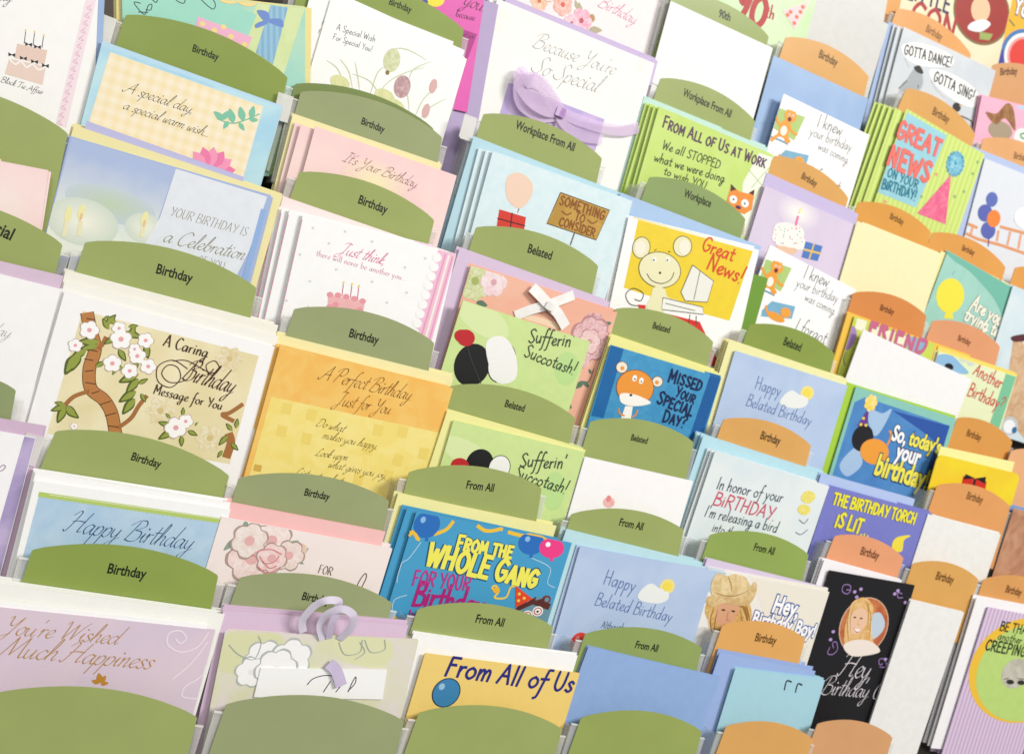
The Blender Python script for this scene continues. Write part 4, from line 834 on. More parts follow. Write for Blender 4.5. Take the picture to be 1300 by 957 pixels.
outl('mouse_ear',(683,110),34,42,CR,3); outl('mouse_ear',(850,105),36,40,CR,3); ell('ear_inner',[(678,112),(856,108)],22,30,'#f6efdc',6)
outl('mouse_head',(758,200),84,70,CR,5,n=28); ell('mouse_eye',[(735,158),(790,158)],9,10,'#fdfdf4',8); ell('pupil',[(733,160),(788,160)],3.5,4,'#2a2620',9); ell('mouse_nose',[(758,212)],5,5,'#2a2620',9)
line('mouse_smile',[[(705,215),(725,243),(765,255),(800,240),(815,210)]],3.5,IN,9); line('brow',[[(736,122),(744,116)],[(792,124),(800,128)]],3,IN,9)
shape('mouse_body',[(735,270),(775,275),(790,310),(830,325),(790,345),(770,370),(705,355),(720,310)],CR,5,True); line('mouse_tail',[[(700,345),(640,340),(620,300),(650,275),(690,295),(680,325),(655,318)]],4,IN,4)
shape('monitor',[(890,180),(975,245),(950,330),(860,325),(843,290)],'#eeeee4',6); line('monitor_outline',[[(890,180),(975,245),(950,330),(860,325),(843,290),(890,180)],[(920,205),(895,320)]],3,'#55524a',8,False)
shape('keyboard',[(770,312),(930,350),(935,380),(765,360)],'#f4f4ee',6); line('keyboard_outline',[[(770,312),(930,350),(935,380),(765,360),(770,312)],[(780,335),(900,365)],[(880,380),(875,420)],[(905,385),(905,425)]],3,'#55524a',8,False)
shape('red_seat',[(670,340),(700,342),(700,360),(672,355)],'#d8342c',4); shape('red_rug',[(780,375),(920,410),(990,560),(985,595),(940,575),(900,430)],'#d8342c',2)
txt('Great',(925,120),(1056,165),'#dd4a28','hand',w=.22,layer=5,jit=.05,ys=.82); txt('News!',(945,196),(1092,256),'#dd4a28','hand',w=.22,layer=5,jit=.05,ys=.82)
tab((580,355),(976,490),'Belated',(726,436),(797,456),'green Belated tab under the mouse computer card',GREEN,where='Belated tab under the mouse card')
env((562,462),(1000,618),.16,'#f0ec98','light yellow envelope behind the blue Missed Your Special Day card',2,sp=.004)
card((560,503),(1007,637),.16,'#3f93c6','blue linen card with an orange bear reading Missed Your Special Day',1,kind='wash',col2='#4b9ecc',scale=60,short='Missed Your Special Day card')
shape('dark_border',[(962,624),(1006,637),(905,950),(860,930)],'#1f5fa0',1,kind='print'); shape('dark_border',[(560,505),(612,520),(530,800),(480,790)],'#1f68a8',1,kind='print')
outl('bear_ear',(604,594),22,22,'#f3ead8',3,'#6a4424'); outl('bear_ear',(748,652),20,20,'#f3ead8',3,'#6a4424'); ell('ear_centre',[(606,597),(746,655)],8,8,'#ee9a3c',6)
outl('bear_head',(658,676),74,70,'#ee9a3c',5,'#8a5424',n=28); shape('bear_muzzle',[(600,700),(660,705),(720,735),(690,748),(640,750),(600,735)],'#fbf8f0',8,True)
ell('eye_white',[(655,638),(682,648)],9,13,'#fdfdf8',8); ell('pupil',[(656,641),(682,651)],3,4,'#201c1a',9); ell('bear_nose',[(640,706)],6,5,'#3a2a20',10)
shape('bear_body',[(618,750),(648,752),(640,808),(600,802)],'#fbf8f0',4); line('bear_arm',[[(615,790),(595,780),(592,760)],[(645,795),(660,785),(668,765)]],7,'#e98f3c',5)
for s,a,b in (('Missed',(790,650),(928,690)),('Your',(818,708),(898,742)),('Special',(744,738),(890,792)),('Day?',(768,812),(866,838))): txt(s,a,b,'#12224e','caps',w=.34,layer=6,jit=.07,ys=.88)
tab((477,812),(896,896),'Belated',(638,888),(706,904),'green Belated tab under the Missed Your Special Day card',GREEN,where='Belated tab under the bear card')
T('c3')
card((455,30),(893,130),.15,'#fbf9fa','mostly blank white card with a small pink blossom',1)
ell('pink_blossom',[(552,215)],24,22,'#f0a8a8',2,kind='wash',col2='#f6c6c2',scale=120); ell('pink_bud',[(550,200)],9,14,'#e98c90',3)
tab((400,261),(856,325),'From All',(590,308),(688,328),'green From All tab under the small pink blossom card',GREEN,where='From All tab under the pink blossom card')
env((378,330),(952,478),.14,'#bfe2ea','aqua envelope behind the larger Happy Belated Birthday card',3,sp=.0035)
def belated(tl,tr,label,tmap,extra):
    card(tl,tr,.15,'#b3c8e8',label,2,sp=.003,kind='wash',col2='#bccfec',scale=12)
    T(tmap[0]); (a,b),(c,d),cl,sn=tmap[1:]
    shape('printed_cloud',[(cl[0]+x*cl[2],cl[1]+y*cl[2]) for x,y in ((-70,10),(-50,-25),(-15,-45),(20,-25),(50,-20),(55,15),(20,35),(-40,30))],'#eef1ee',3,True)
    ell('sun_disc',[sn],30*cl[2],32*cl[2],'#f3e48a',2); ell('sun_heart',[sn],18*cl[2],20*cl[2],'#f6e05a',4)
    txt('Happy',a,b,'#6a83b8','hand',w=.13,ys=.95,sl=.0,jit=.03); txt('Belated Birthday',c,d,'#6a83b8','hand',w=.13,ys=.95,jit=.03)
belated((435,395),(980,490),'larger light blue card with sun and cloud reading Happy Belated Birthday',('c3',((528,545),(658,578)),((492,630),(805,700)),(738,588,1.0),(788,556)),1)
txt('Although once',(520,722),(664,738),'#5a6a8c','hand',w=.16); ell('red_balloon',[(432,785)],36,46,'#e2453f',3,rot=15); ell('balloon_shine',[(424,768)],8,14,'#f08a80',4)
tab((456,746),(930,803),'From All',(655,803),(748,820),'lowest green From All tab under the larger sun and cloud card','#93a660',where='From All tab under the sun and cloud card')
card((470,798),(1004,922),.2,'#94b2e2','blank cornflower blue card at the bottom edge',1,kind='print')

# ================================================================== sixth column
T('a4')
card((425,-170),(735,90-165),.2,'#d6d6d3','blank light grey card below the upper orange tab',0,kind='print')
tab((400,-180),(780,-5),None,None,None,'orange tab cut by the upper edge above the grey card','#dc9a48',dy=-.006,pocket=False)
card((440,-55),(728,100),.2,'#d3d3d0','nearest light grey blank card, right of the party hat',0,kind='print')
tab((312,150),(648,310),'Birthday',(442,232),(516,270),'orange Birthday tab in front of the light grey card',OR1,tcol='#5a3c12',where='Birthday tab on the grey card',ys=1.5)
card((262,225),(646,402),.18,'#a3bfe4','blank blue card behind the upper orange cat card',1,kind='wash',col2='#99b6de',scale=9)
def cats(t,ox,oy,s):
    T(t); P=lambda x,y:(ox+x*s,oy+y*s)
    shape('green_patch',[P(45,58),P(150,95),P(105,190),P(20,140)],'#b3cf7c',2,kind='print')
    shape('cat_body',[P(50,120),P(75,105),P(92,130),P(80,170),P(90,195),P(70,200),P(62,180),P(40,175),P(15,195),P(10,180),P(38,160)],'#f2a23c',4,True)
    ell('cat_head',[P(90,92)],26*s,24*s,'#f4a640',6); shape('cat_ear',[[P(72,80),P(78,62),P(90,74)],[P(98,78),P(112,72),P(110,92)]],'#f2a23c',6)
    ell('cat_belly',[P(62,150)],14*s,20*s,'#fdf4e4',7); ell('cat_mouth',[P(86,104)],8*s,9*s,'#7a2030',8); ell('cat_eye',[P(84,86),P(100,90)],4*s,5*s,'#fdfdf8',8); ell('pupil',[P(84,87),P(100,91)],2*s,2.4*s,'#201c1a',9)
    line('cat_arm',[[P(48,130),P(35,105),P(28,90)],[P(88,140),P(100,158),P(118,166)]],11*s,'#f2a23c',5); line('blue_shadow',[[P(0,170),P(50,190),P(80,205)]],7*s,'#5f9ac0',3)
    shape('blue_patch',[P(70,228),P(165,250),P(150,300),P(25,290),P(30,265)],'#7db4d2',2,kind='print'); ell('cat_head',[P(125,275)],22*s,20*s,'#f4a640',6); line('cat_tail',[[P(75,280),P(50,270),P(45,245)]],10*s,'#f2a23c',5); ell('cat_body',[P(85,292)],40*s,16*s,'#f2a23c',5)
    txt('I knew',P(195,133),P(298,172),'#6a6a6e','hand',w=.11,ys=1.0,jit=.05); txt('your birthday',P(166,168),P(335,236),'#77777c','hand',w=.11,ys=1.0,jit=.05); txt('was coming.',P(200,224),P(326,287),'#77777c','hand',w=.11,ys=1.0,jit=.05)
    txt('I forgot',P(160,345),P(285,402),'#6a6a70','hand',w=.11,ys=1.0,jit=.05)
card((303,380),(651,548),.17,'#fbfbfb','upper white card with orange cats reading I knew your birthday was coming',0)
cats('a4',240,380,1.0)
tab((265,630),(566,802),'Birthday',(372,722),(432,758),'orange Birthday tab under the upper orange cat card',OR1,tcol='#5a3c12',where='Birthday tab under the upper cat card',ys=1.5)
env((235,700),(606,868),.17,'#c8bce2','violet envelope behind the cupcake card',3,sp=.0035)
card((228,752),(602,915),.18,'#d9cbe3','lavender card with a sprinkled cupcake and one pink candle',1,kind='wash',col2='#ddd0e6',scale=10)
T('d8')
glow('candle_glow',(725,130),190,135,'#dbcee5','#fdfbf2',1,11)
ell('cupcake_case',[(630,400)],95,60,'#e9c3a4',4,n=24); ell('cupcake_icing',[(645,310)],130,95,'#faf8f0',5,n=28); ell('cupcake_icing',[(600,270),(700,280),(580,340),(720,370)],75,55,'#f8f6ee',5,n=20)
rs=random.Random(5)
ell('sprinkle',[(645+rs.uniform(-110,110),310+rs.uniform(-75,75)) for _ in range(14)],6,6,'#e58aa0',6,n=7); ell('sprinkle',[(645+rs.uniform(-110,110),310+rs.uniform(-75,75)) for _ in range(14)],6,6,'#7fb6b8',6,n=7)
line('candle',[[(700,235),(722,155)]],22,'#f07aa8',7,False); ell('candle_flame',[(738,112)],10,26,'#f6f0a8',7)
shape('blue_present',[(780,360),(920,400),(880,520),(750,490)],'#4f7cc4',6); line('present_ribbon',[[(850,380),(810,505)],[(765,425),(905,460)]],16,'#e8c460',7,False)
T('a4')
env((645,82),(1162,290),.18,'#3d66a8','deep blue envelope left behind the Gotta Dance card',0,dy=-.03)
T('b4')
card((248,98),(596,280),.18,'#fbfbfb','lower white card with orange cats reading I knew your birthday was coming',1)
cats('b4',185,98,1.0)
tab((165,420),(511,541),'Belated',(298,502),(370,530),'green Belated tab under the lower orange cat card',DEEP,where='Belated tab under the lower cat card',ys=1.45)
card((105,190),(240,235),.1,'#6f9a34','green card edge showing left of the lower cat card',0,dy=-.012)
env((82,484),(562,645),.17,'#f0ecae','pale yellow envelope behind the smaller Happy Belated Birthday card',3,sp=.0035)
belated((106,526),(562,668),'smaller light blue card with sun and cloud reading Happy Belated Birthday',('b4',((185,680),(290,712)),((148,748),(412,832)),(350,728,.9),(398,698)),0)
T('b4')
tab((60,803),(415,910),'Birthday',(205,882),(284,908),'orange Birthday tab under the smaller sun and cloud card',OR1,tcol='#4a300e',where='Birthday tab under the smaller sun card',ys=1.5)
T('c4')
env((-22,-55),(488,108),.16,'#b9e0ec','sky blue envelope behind the In honor card',4,sp=.004)
card((25,8),(488,150),.16,'#dce9ee','pale sky card reading In honor of your Birthday',[(10,2),(-5,-5)],sp=.004,kind='wash',col2='#e8eff0',scale=10)
txt('In honor of your',(28,160),(296,216),'#3f4c58','hand',w=.17,ys=.95,jit=.04); txt('BiRTHDAY.',(14,222),(272,290),'#d2566a','hand',w=.2,ys=.72,jit=.05); txt("I'm releasing a bird",(-20,270),(275,338),'#3f4c58','hand',w=.17,ys=.95,jit=.04); txt('into the sky',(10,330),(160,372),'#3f4c58','hand',w=.17,ys=.95)
ell('yellow_puff',[(398,198),(385,245),(405,190)],26,22,'#f2e88c',4,kind='wash',col2='#e9d860',scale=200); line('pen_curve',[[(365,285),(385,300),(402,280)],[(350,335),(372,345),(400,325)]],4,'#7a8088',4)
tab((5,345),(405,425),'From All',(178,408),(262,428),'green From All tab under the In honor card','#93ab58',where='From All tab under the In honor card',ys=1.4)
env((-6,440),(465,558),.15,'#dccde6','pale lilac envelope behind the cowgirl photo card',1)
card((-4,482),(488,578),.16,'#efece6','photo card of a person in a straw cowboy hat reading Hey, Birthday Boy',1)
shape('photo_sky',[(-4,484),(70,500),(40,600),(-30,560)],'#b8cfe4',1); shape('photo_wall',[(170,520),(487,580),(400,890),(300,880)],'#efe9dc',1)
shape('hair',[(40,560),(120,560),(170,640),(160,740),(110,800),(40,760),(0,700),(-15,640)],'#c79a52',3,True,kind='wash',col2='#e0bd7a',scale=160)
ell('face',[(75,650)],44,72,'#dba884',4,rot=-8,n=26); shape('hair_shadow',[(20,610),(60,600),(150,640),(155,700),(130,640),(60,620)],'#a87a3c',5,True)
line('hair_strand',[[(20,640),(5,700),(20,770)],[(35,650),(22,720),(40,790)],[(125,650),(135,710),(115,780)],[(140,640),(155,700),(140,760)],[(150,630),(165,690),(158,730)]],5,'#9a6f34',5,taper=True); line('hair_highlight',[[(12,630),(-2,690),(10,750)],[(132,640),(146,700),(128,770)],[(158,640),(168,690),(160,720)]],4,'#f0d8a4',6,taper=True)
ell('eye',[(58,650),(98,655)],8,4,'#4a3428',6); ell('lips',[(70,712)],14,5,'#b5584e',6); line('nose',[[(78,655),(72,690),(84,692)]],3,'#b5805c',6)
shape('hat_crown',[(12,590),(10,540),(35,502),(75,512),(120,500),(160,535),(165,580),(110,600),(60,598)],'#d9bb84',7,True,kind='wash',col2='#ecd6a6',scale=120); line('hat_crease',[[(75,512),(88,545),(92,575)],[(20,578),(60,592),(110,592),(158,572)]],5,'#a9854c',8,taper=True)
shape('hat_brim',[(-20,610),(15,590),(60,600),(110,600),(150,580),(186,535),(192,575),(165,625),(115,632),(60,622),(20,638)],'#cfae76',8,True,kind='wash',col2='#e6cb98',scale=120)
shape('jacket',[(-60,740),(-5,720),(30,780),(0,860),(-60,840)],'#d5d3d0',4,True); shape('dark_top',[(0,800),(60,770),(95,800),(60,900),(-20,900)],'#5a2a28',3,True)
txt('Hey,',(250,655),(356,682),'#ffffff','sans',layer=9,bold=.03,ys=1.3,under='#2f5ea8',uoff=.05,jit=.03); txt('Birthday Boy!',(166,708),(424,762),'#ffffff','sans',layer=9,bold=.03,ys=1.3,under='#2f5ea8',uoff=.05,jit=.03)
tab((56,710),(391,766),'Birthday',(183,775),(268,790),'lowest orange Birthday tab in front of the cowgirl photo card','#e5ac62',tcol='#6a4410',where='Birthday tab on the cowgirl card',ys=1.45)
env((45,822),(432,898),.2,'#9db6e6','cornflower envelope in the fanned stack at the bottom edge',4,sp=.006)
card((108,885),(470,935),.2,'#a9d5e4','aqua card in front of the fanned blue envelopes',3,sp=.004); line('dark_print',[[(305,975),(315,938),(335,942)],[(350,985),(360,950),(378,955)]],7,'#27343c',2)

# ================================================================== seventh column
T('a4')
card((815,-190),(1232,-15),.2,'#ecdfba','beige card reading Little with a dark red medallion',0,kind='wash',col2='#f2e8c8',scale=12)
txt('LITTLE',(800,-8),(978,55),'#2d2d58','caps',w=.3,layer=4,jit=.08,ys=.8); txt('CON',(815,88),(1000,168),'#b02a2a','caps',w=.3,layer=4,jit=.08,ys=.6)
ell('medallion_rim',[(1106,52)],120,130,'#7d6a3c',2,n=36); ell('medallion',[(1106,50)],112,122,'#a02a22',3,n=36,kind='print'); ell('plain_balloon',[(1100,40)],40,52,'#efc39c',4,n=24); shape('white_swash',[(1060,95),(1110,80),(1140,100),(1100,130),(1050,120)],'#eef1f4',5,True); shape('green_tub',[(1095,130),(1150,140),(1135,165),(1095,160)],'#9cac5c',6)
tab((762,35),(1062,220),'Birthday',(876,128),(940,166),'orange Birthday tab under the Little card','#e5a562',tcol='#8a5a2a',where='Birthday tab under the Little card',ys=1.5)
env((728,88),(1120,270),.18,'#a9bde2','periwinkle envelope behind the Gotta Dance card',2,sp=.006)
card((790,110),(1162,288),.18,'#dadee2','grey card with speech bubbles reading Gotta Dance and Gotta Sing',[(765,105),(748,100)],sp=.007,kind='wash',col2='#ced5dc',scale=10,short='Gotta Dance card')
T('d1')
shape('speech_bubble',[(290,370),(420,350),(640,420),(710,500),(640,545),(420,530),(310,460)],'#f7f8f6',2,True); shape('speech_bubble',[(510,570),(640,580),(830,680),(915,790),(870,870),(720,820),(560,690)],'#f7f8f6',2,True); line('bubble_tail',[[(310,470),(330,520),(350,550)],[(520,650),(560,720),(640,800)]],5,'#b9bcbc',3)
txt('GOTTA DANCE!',(302,440),(690,546),'#26262a','caps',w=.3,layer=5,jit=.08,ys=.95); txt('GOTTA SING!',(540,655),(868,820),'#26262a','caps',w=.3,layer=5,jit=.08,ys=.95)
shape('bird_body',[(390,560),(450,600),(440,720),(300,800),(240,860),(280,700),(330,640)],'#a9b0b6',3,True); shape('bird_head',[(385,545),(430,535),(460,590),(440,600),(400,580)],'#26262a',4,True); line('bird_wing',[[(330,655),(260,720)],[(415,690),(420,715)]],8,'#3a3a40',4)
ell('small_bird_head',[(730,870)],35,36,'#2a2426',4); line('bird_beak',[[(750,860),(775,850)]],8,'#e0a04c',5)
T('a4'); line('bird_leg',[[(1020,470),(1060,490),(1068,510)]],5,'#3a2c28',4)
tab((800,357),(1080,545),'Birthday',(902,462),(968,500),'orange Birthday tab under the Gotta Dance card',OR1,tcol='#6a4410',where='Birthday tab under the Gotta Dance card',ys=1.5)
card((800,440),(1117,626),.17,'#d7e88a','lime striped card with a party hat reading Great News on your Birthday',[(755,437),(732,430),(710,422),(690,416),(672,412)],sp=.005,kind='stripes',col2='#c3dc6c',scale=36,short='lime Great News card')
T('d2')
shape('blue_panel',[(330,20),(650,205),(560,430),(400,790),(80,660),(180,400)],'#9bd2e0',2,kind='print')
txt('GREAT',(235,215),(590,385),'#f4766a','caps',w=.34,layer=8,jit=.04,ys=.78,under='#c24a58',uoff=.012); txt('NEWS',(160,430),(510,590),'#f4766a','caps',w=.34,layer=8,jit=.04,ys=.78,under='#c24a58',uoff=.012)
txt('ON YOUR',(165,535),(415,640),'#157a92','caps',w=.3,layer=7,jit=.06,ys=.8); txt('BiRTHDAY!',(120,630),(400,730),'#157a92','caps',w=.36,layer=7,jit=.08,ys=.95)
shape('party_hat',[(685,520),(640,925),(410,835)],'#e8618c',5,kind='wash',col2='#f07f9f',scale=120)
for i in range(3): flower((718,435),105-i*22,['#2b93ba','#3aa2c6','#57b4d0'][i],'#3a8cc0',16,6+2*i,fat=.3,inner=.2,name='pompom',start=i*11)
ell('confetti',[(112,495),(900,420),(860,515),(790,660),(715,700),(445,700)],12,12,'#8ab87c',4,n=8); ell('confetti',[(112,495),(565,520),(150,740)],13,13,'#f29a8a',5,n=8)
T('a4')
tab((605,818),(900,940),'Birthday',(730,885),(785,912),'orange Birthday tab under the lime Great News card','#e0a04c',tcol='#6a4410',where='Birthday tab under the lime Great News card',ys=1.5)
T('b4')
env((940,122),(1228,268),.18,'#efe9a4','yellow envelope behind the teal Are You card',1,dy=.0)
card((600,2),(916,130),.19,'#f0ecbc','blank pale yellow card in the right half of the rack',[(622,6),(635,10)],sp=.005)
tab((585,292),(882,386),'Birthday',(690,362),(746,382),'deep orange Birthday tab on the blank yellow card','#d98c4c',tcol='#6a3410',where='Birthday tab on the blank yellow card',ys=1.5)
env((562,372),(1060,545),.15,'#f2c24c','amber envelope behind the lime lettered card',1)
card((590,388),(916,500),.16,'#d3e06c','lime card with letter squares and a purple balloon, half covered',1,kind='wash',col2='#c4d850',scale=30)
shape('letter_square',[[(x,y),(x+40,y+12),(x+30,y+55),(x-10,y+42)] for x,y in ((600,395),(665,425),(715,440),(762,458))],'#f1f0d4',2); shape('blue_shield',[(805,470),(882,492),(862,540),(830,548),(805,520)],'#8ab6d6',2,True)
txt('friend',(640,468),(880,545),'#c96a8a','caps',w=.3,layer=4,jit=.05); ell('purple_balloon',[(565,475)],30,52,'#a884c4',3,rot=-10); line('balloon_string',[[(555,530),(545,560),(552,590)]],4,'#7a5a9a',3)
env((930,508),(1250,620),.15,'#efd96a','golden envelope behind the Another Birthday card',1)
card((930,528),(1245,632),.16,'#e2eec0','mint bordered card reading Another Birthday with a blue bird shape',1,kind='wash',col2='#e8f0c8',scale=16)
shape('green_border',[(1203,618),(1245,632),(1172,850),(1135,830)],'#7cc49c',1); shape('blue_blob',[(925,545),(980,545),(1020,580),(1050,620),(960,610),(915,580)],'#8fbce0',3,True); ell('black_dot',[(972,592)],18,14,'#16181c',4); ell('pale_swirl',[(1030,560),(1060,575)],16,14,'#cfdcd0',2)
txt('Another',(1068,622),(1180,682),'#cf4a44','hand',w=.2,ys=1.0,jit=.06); txt('Birthday?',(1045,706),(1188,768),'#cf4a44','hand',w=.2,ys=1.0,jit=.06)
card((626,440),(1062,642),.13,'#f2f1f3','blank white card lying tilted over its neighbours',0,dy=.008)
tab((1008,797),(1230,895),'Birthday',(1040,870),(1098,892),'orange Birthday tab under the Another Birthday card','#dc9c4e',tcol='#6a3c10',where='Birthday tab under the Another Birthday card',ys=1.5)
env((560,655),(1000,790),.17,'#a8d040','lime envelope behind the blue todays birthday card',2,sp=.006)
card((596,672),(1002,802),.17,'#8cc8bc','teal bordered blue card reading So, todays your birthday',1,kind='print',short='teal bordered birthday card')
shape('blue_panel',[(590,735),(632,715),(975,830),(900,1080),(('c4'),845,215),(('c4'),500,105)],'#5590cc',1,kind='wash',col2='#4a84c4',scale=20); shape('navy_wedge',[(742,768),(975,832),(900,1080),(('c4'),828,228),(920,900),(860,850)],'#2c56a8',2)
shape('light_rays',[(640,760),(700,780),(740,765),(690,860),(660,860)],'#a9c6e6',2,True); shape('light_rays',[(('c4'),530,60),(('c4'),600,-10),(('c4'),620,60),(('c4'),560,110)],'#a9c6e6',2,True)
shape('party_hat',[(648,755),(600,830),(640,845)],'#6a3c8c',5); ell('hat_dot',[(625,800),(615,825),(635,828)],6,6,'#f0d050',6); flower((655,738),36,'#f4d450','#f6e07a',7,5,fat=.5,name='hat_tuft')
ell('dark_balloon',[(622,880)],42,55,'#1c1c22',5,n=24); ell('orange_balloon',[(670,935)],58,52,'#f0a03c',6,n=24); line('balloon_string',[[(720,910),(738,870),(730,850)]],10,'#f0a03c',6)
txt('So,',(735,885),(792,905),'#ffffff','sans',layer=9,bold=.035,ys=1.3,under='#1c3260',uoff=.04); txt("today's",(805,905),(930,945),'#f4ea5a','sans',layer=9,bold=.035,ys=1.3,under='#1c3260',uoff=.04)
T('c4'); txt('your',(752,36),(846,64),'#ffffff','sans',layer=9,bold=.035,ys=1.3,under='#1c3260',uoff=.04); txt('birthday!',(664,98),(878,164),'#f4ea5a','sans',layer=9,bold=.035,ys=1.35,under='#1c3260',uoff=.04)
env((455,100),(835,202),.16,'#b2c6ee','pale blue envelope behind the birthday torch card',1)
card((490,145),(905,260),.16,'#7c80cc','violet card with a yellow flame reading The Birthday Torch is Lit',2,sp=.004,kind='print')
txt('THE BIRTHDAY TORCH',(498,220),(834,304),'#f2ea3c','caps',w=.42,layer=8,jit=.08,ys=.95,under='#3a3a6a',uoff=.015); txt('iS LiT...',(508,310),(654,352),'#f2ea3c','caps',w=.42,layer=8,jit=.08,ys=.95,under='#3a3a6a',uoff=.015)
shape('torch_flame',[(740,395),(755,360),(800,348),(815,352),(790,368),(782,410),(760,415)],'#f2e04a',4,True)
tab((510,350),(789,440),'Birthday',(610,425),(684,446),'salmon orange Birthday tab under the birthday torch card','#e9a276',tcol='#6a3a1c',where='Birthday tab under the torch card',ys=1.5)
env((468,446),(782,530),.2,'#f7f4f8','white envelope behind the black photo card',2,sp=.003)
card((488,490),(834,551),.2,'#1b1a1e','black card with an oval portrait photo reading Hey, Birthday Girl',1,sp=.004,kind='print')
ell('oval_photo_rim',[(628,717)],97,121,'#d9b59a',2,rot=-8,n=36); ell('oval_photo',[(628,717)],93,117,'#d98a54',3,rot=-8,n=36,kind='wash',col2='#b8603c',scale=30)
shape('photo_window',[(650,680),(690,660),(712,700),(700,740),(660,770),(640,740)],'#c3d2e0',4,True); shape('hair',[(560,680),(580,620),(630,600),(665,640),(655,720),(660,800),(560,800),(548,740)],'#ddab66',5,True,kind='wash',col2='#edc58a',scale=140)
ell('face',[(603,695)],36,56,'#eec4a4',6,rot=-6,n=26); line('hair_strand',[[(572,640),(560,700),(565,780)],[(590,620),(572,680),(572,740)],[(640,620),(655,680),(648,770)],[(630,610),(645,650),(642,720)]],4,'#b5843f',6,taper=True); line('hair_highlight',[[(582,628),(566,690),(570,770)],[(648,640),(656,700),(655,780)]],4,'#f6dcae',6,taper=True)
ell('eye',[(590,680),(616,684)],6,3.4,'#4a3426',7); shape('smile',[(589,726),(613,730),(600,738)],'#fdf4f0',8,True); line('lips',[[(587,724),(600,741),(615,729)]],3,'#c2645c',7); line('nose',[[(605,690),(602,708),(610,709)]],2.5,'#cf9470',7)
shape('shoulders',[(545,790),(600,770),(660,780),(690,820),(600,838),(560,825)],'#f2e6dc',7,True)
line('purple_swirl',[[(575,570),(560,585),(540,575),(545,550),(570,550),(572,568),(556,568)],[(785,600),(765,600),(765,580),(782,585)],[(490,800),(480,825),(500,830),(520,810),(515,780),(500,785),(505,805)],[(690,880),(715,880),(712,850),(690,850),(690,870),(704,868)]],4,'#9a7ab8',4)
ell('purple_dot',[(590,577),(615,566),(598,598),(765,572),(752,585),(795,620),(492,770),(503,738),(715,850),(722,868)],7,7,'#b79ad2',4,n=10)
txt('Hey,',(525,915),(655,932),'#e6dfe6','script',w=.12,ys=.95,sl=.25); txt('Birthday Girl!',(452,990),(745,1015),'#e6dfe6','script',w=.12,ys=.95,sl=.25)

# ================================================================== eighth column
T('a4')
card((1205,-60),(1600,60),.2,'#f2b52c','golden card with red and blue ringed disc reading Yo at the right edge',0,kind='print')
ell('ring_blue',[(1275,230)],95,110,'#3f7ab8',2,n=32); ell('ring_white',[(1275,230)],80,94,'#f4f0ee',3,n=32); ell('ring_pink',[(1275,230)],68,80,'#e8a0a0',4,n=32); ell('ring_red',[(1275,230)],58,70,'#dd3a30',5,n=32)
txt('Yo',(1232,50),(1285,75),'#f6f6f6','sans',layer=6,bold=.03,ys=1.3,under='#3a4a7a',uoff=.05); shape('violet_corner',[(1168,215),(1190,200),(1195,262),(1160,265)],'#3c3ca0',2); line('green_dash',[[(1216,80),(1238,108)]],6,'#3a6a5a',3,False)
tab((1150,262),(1420,345),'Birthday',(1178,306),(1248,302),'orange Birthday tab at the right edge under the ringed disc card',OR2,tcol='#5a3414',where='Birthday tab under the ringed disc card',ys=1.4)
card((1105,385),(1420,470),.15,'#f4b4cc','pink scalloped card with a brown hat shape at the right edge',1)
ell('blue_scallop',[(1140,385),(1215,385),(1265,410)],42,34,'#b9d2ea',1,n=20); ell('pink_scallop',[(1140,410),(1215,410)],42,38,'#f4b4cc',2,n=20)
shape('brown_hat',[(1120,455),(1165,460),(1205,420),(1232,440),(1240,530),(1200,480),(1160,505)],'#8a5a34',4,True,kind='wash',col2='#a87a4c',scale=120); ell('grey_disc',[(1180,530)],50,38,'#a89880',3); ell('white_disc',[(1265,560)],32,40,'#e8efec',4); line('green_letter',[[(1285,540),(1262,545),(1268,560),(1285,562)]],7,'#4c9c5c',5)
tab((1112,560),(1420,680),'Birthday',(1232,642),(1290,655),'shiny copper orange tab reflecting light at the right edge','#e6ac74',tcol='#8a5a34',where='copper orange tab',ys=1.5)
env((1065,592),(1420,735),.18,'#b4c4e8','cornflower envelope behind the balcony card',2,sp=.005)
card((1118,642),(1440,770),.18,'#dfe4ec','pale blue card with an orange balcony railing at the right edge',2,sp=.005)
T('d3')
line('railing',[[(760,90),(900,150),(1090,200),(1290,270)],[(800,20),(900,60)],[(1080,50),(1290,105)]],24,'#e39a68',3,False)
line('baluster',[[(860,55),(845,110)],[(1070,80),(1055,170)],[(1165,90),(1140,200)],[(1250,110),(1230,230)]],26,'#e8a478',3,False)
ell('orange_balloon',[(1030,-15)],55,70,'#f0883c',5,n=24); ell('violet_balloon',[(960,-60),(985,80)],60,70,'#5a66b4',4,n=24); ell('violet_balloon',[(1015,-170)],48,60,'#5f70bc',4,n=24); line('balloon_string',[[(990,140),(985,210)]],12,'#3c3f8c',5,False)
ell('white_bubble',[(1300,-10)],110,90,'#f6f6f6',6,n=28)
T('b4')
tab((905,48),(1202,188),'Birthday',(1022,120),(1072,142),'wide orange Birthday tab under the balcony card','#e2a052',tcol='#6a4018',where='Birthday tab under the balcony card',ys=1.5)
tab((1240,190),(1520,290),None,None,None,'plain orange tab corner at the right edge beside the teal card','#e2a052',pocket=False)
card((968,122),(1232,272),.18,'#9dd0c2','teal card with a yellow balloon reading Are you trying to',1,kind='wash',col2='#a6d6ca',scale=24)
shape('dark_teal_arc',[(972,125),(1232,272),(1205,400),(1150,310),(1060,210),(990,160)],'#74bca8',2,True)
ell('yellow_balloon',[(977,305)],58,70,'#f1e548',3,n=28); shape('balloon_knot',[(960,370),(985,372),(990,400),(950,395)],'#f1e548',3); line('balloon_string',[[(985,220),(995,205)]],3,'#7fa8b4',4)
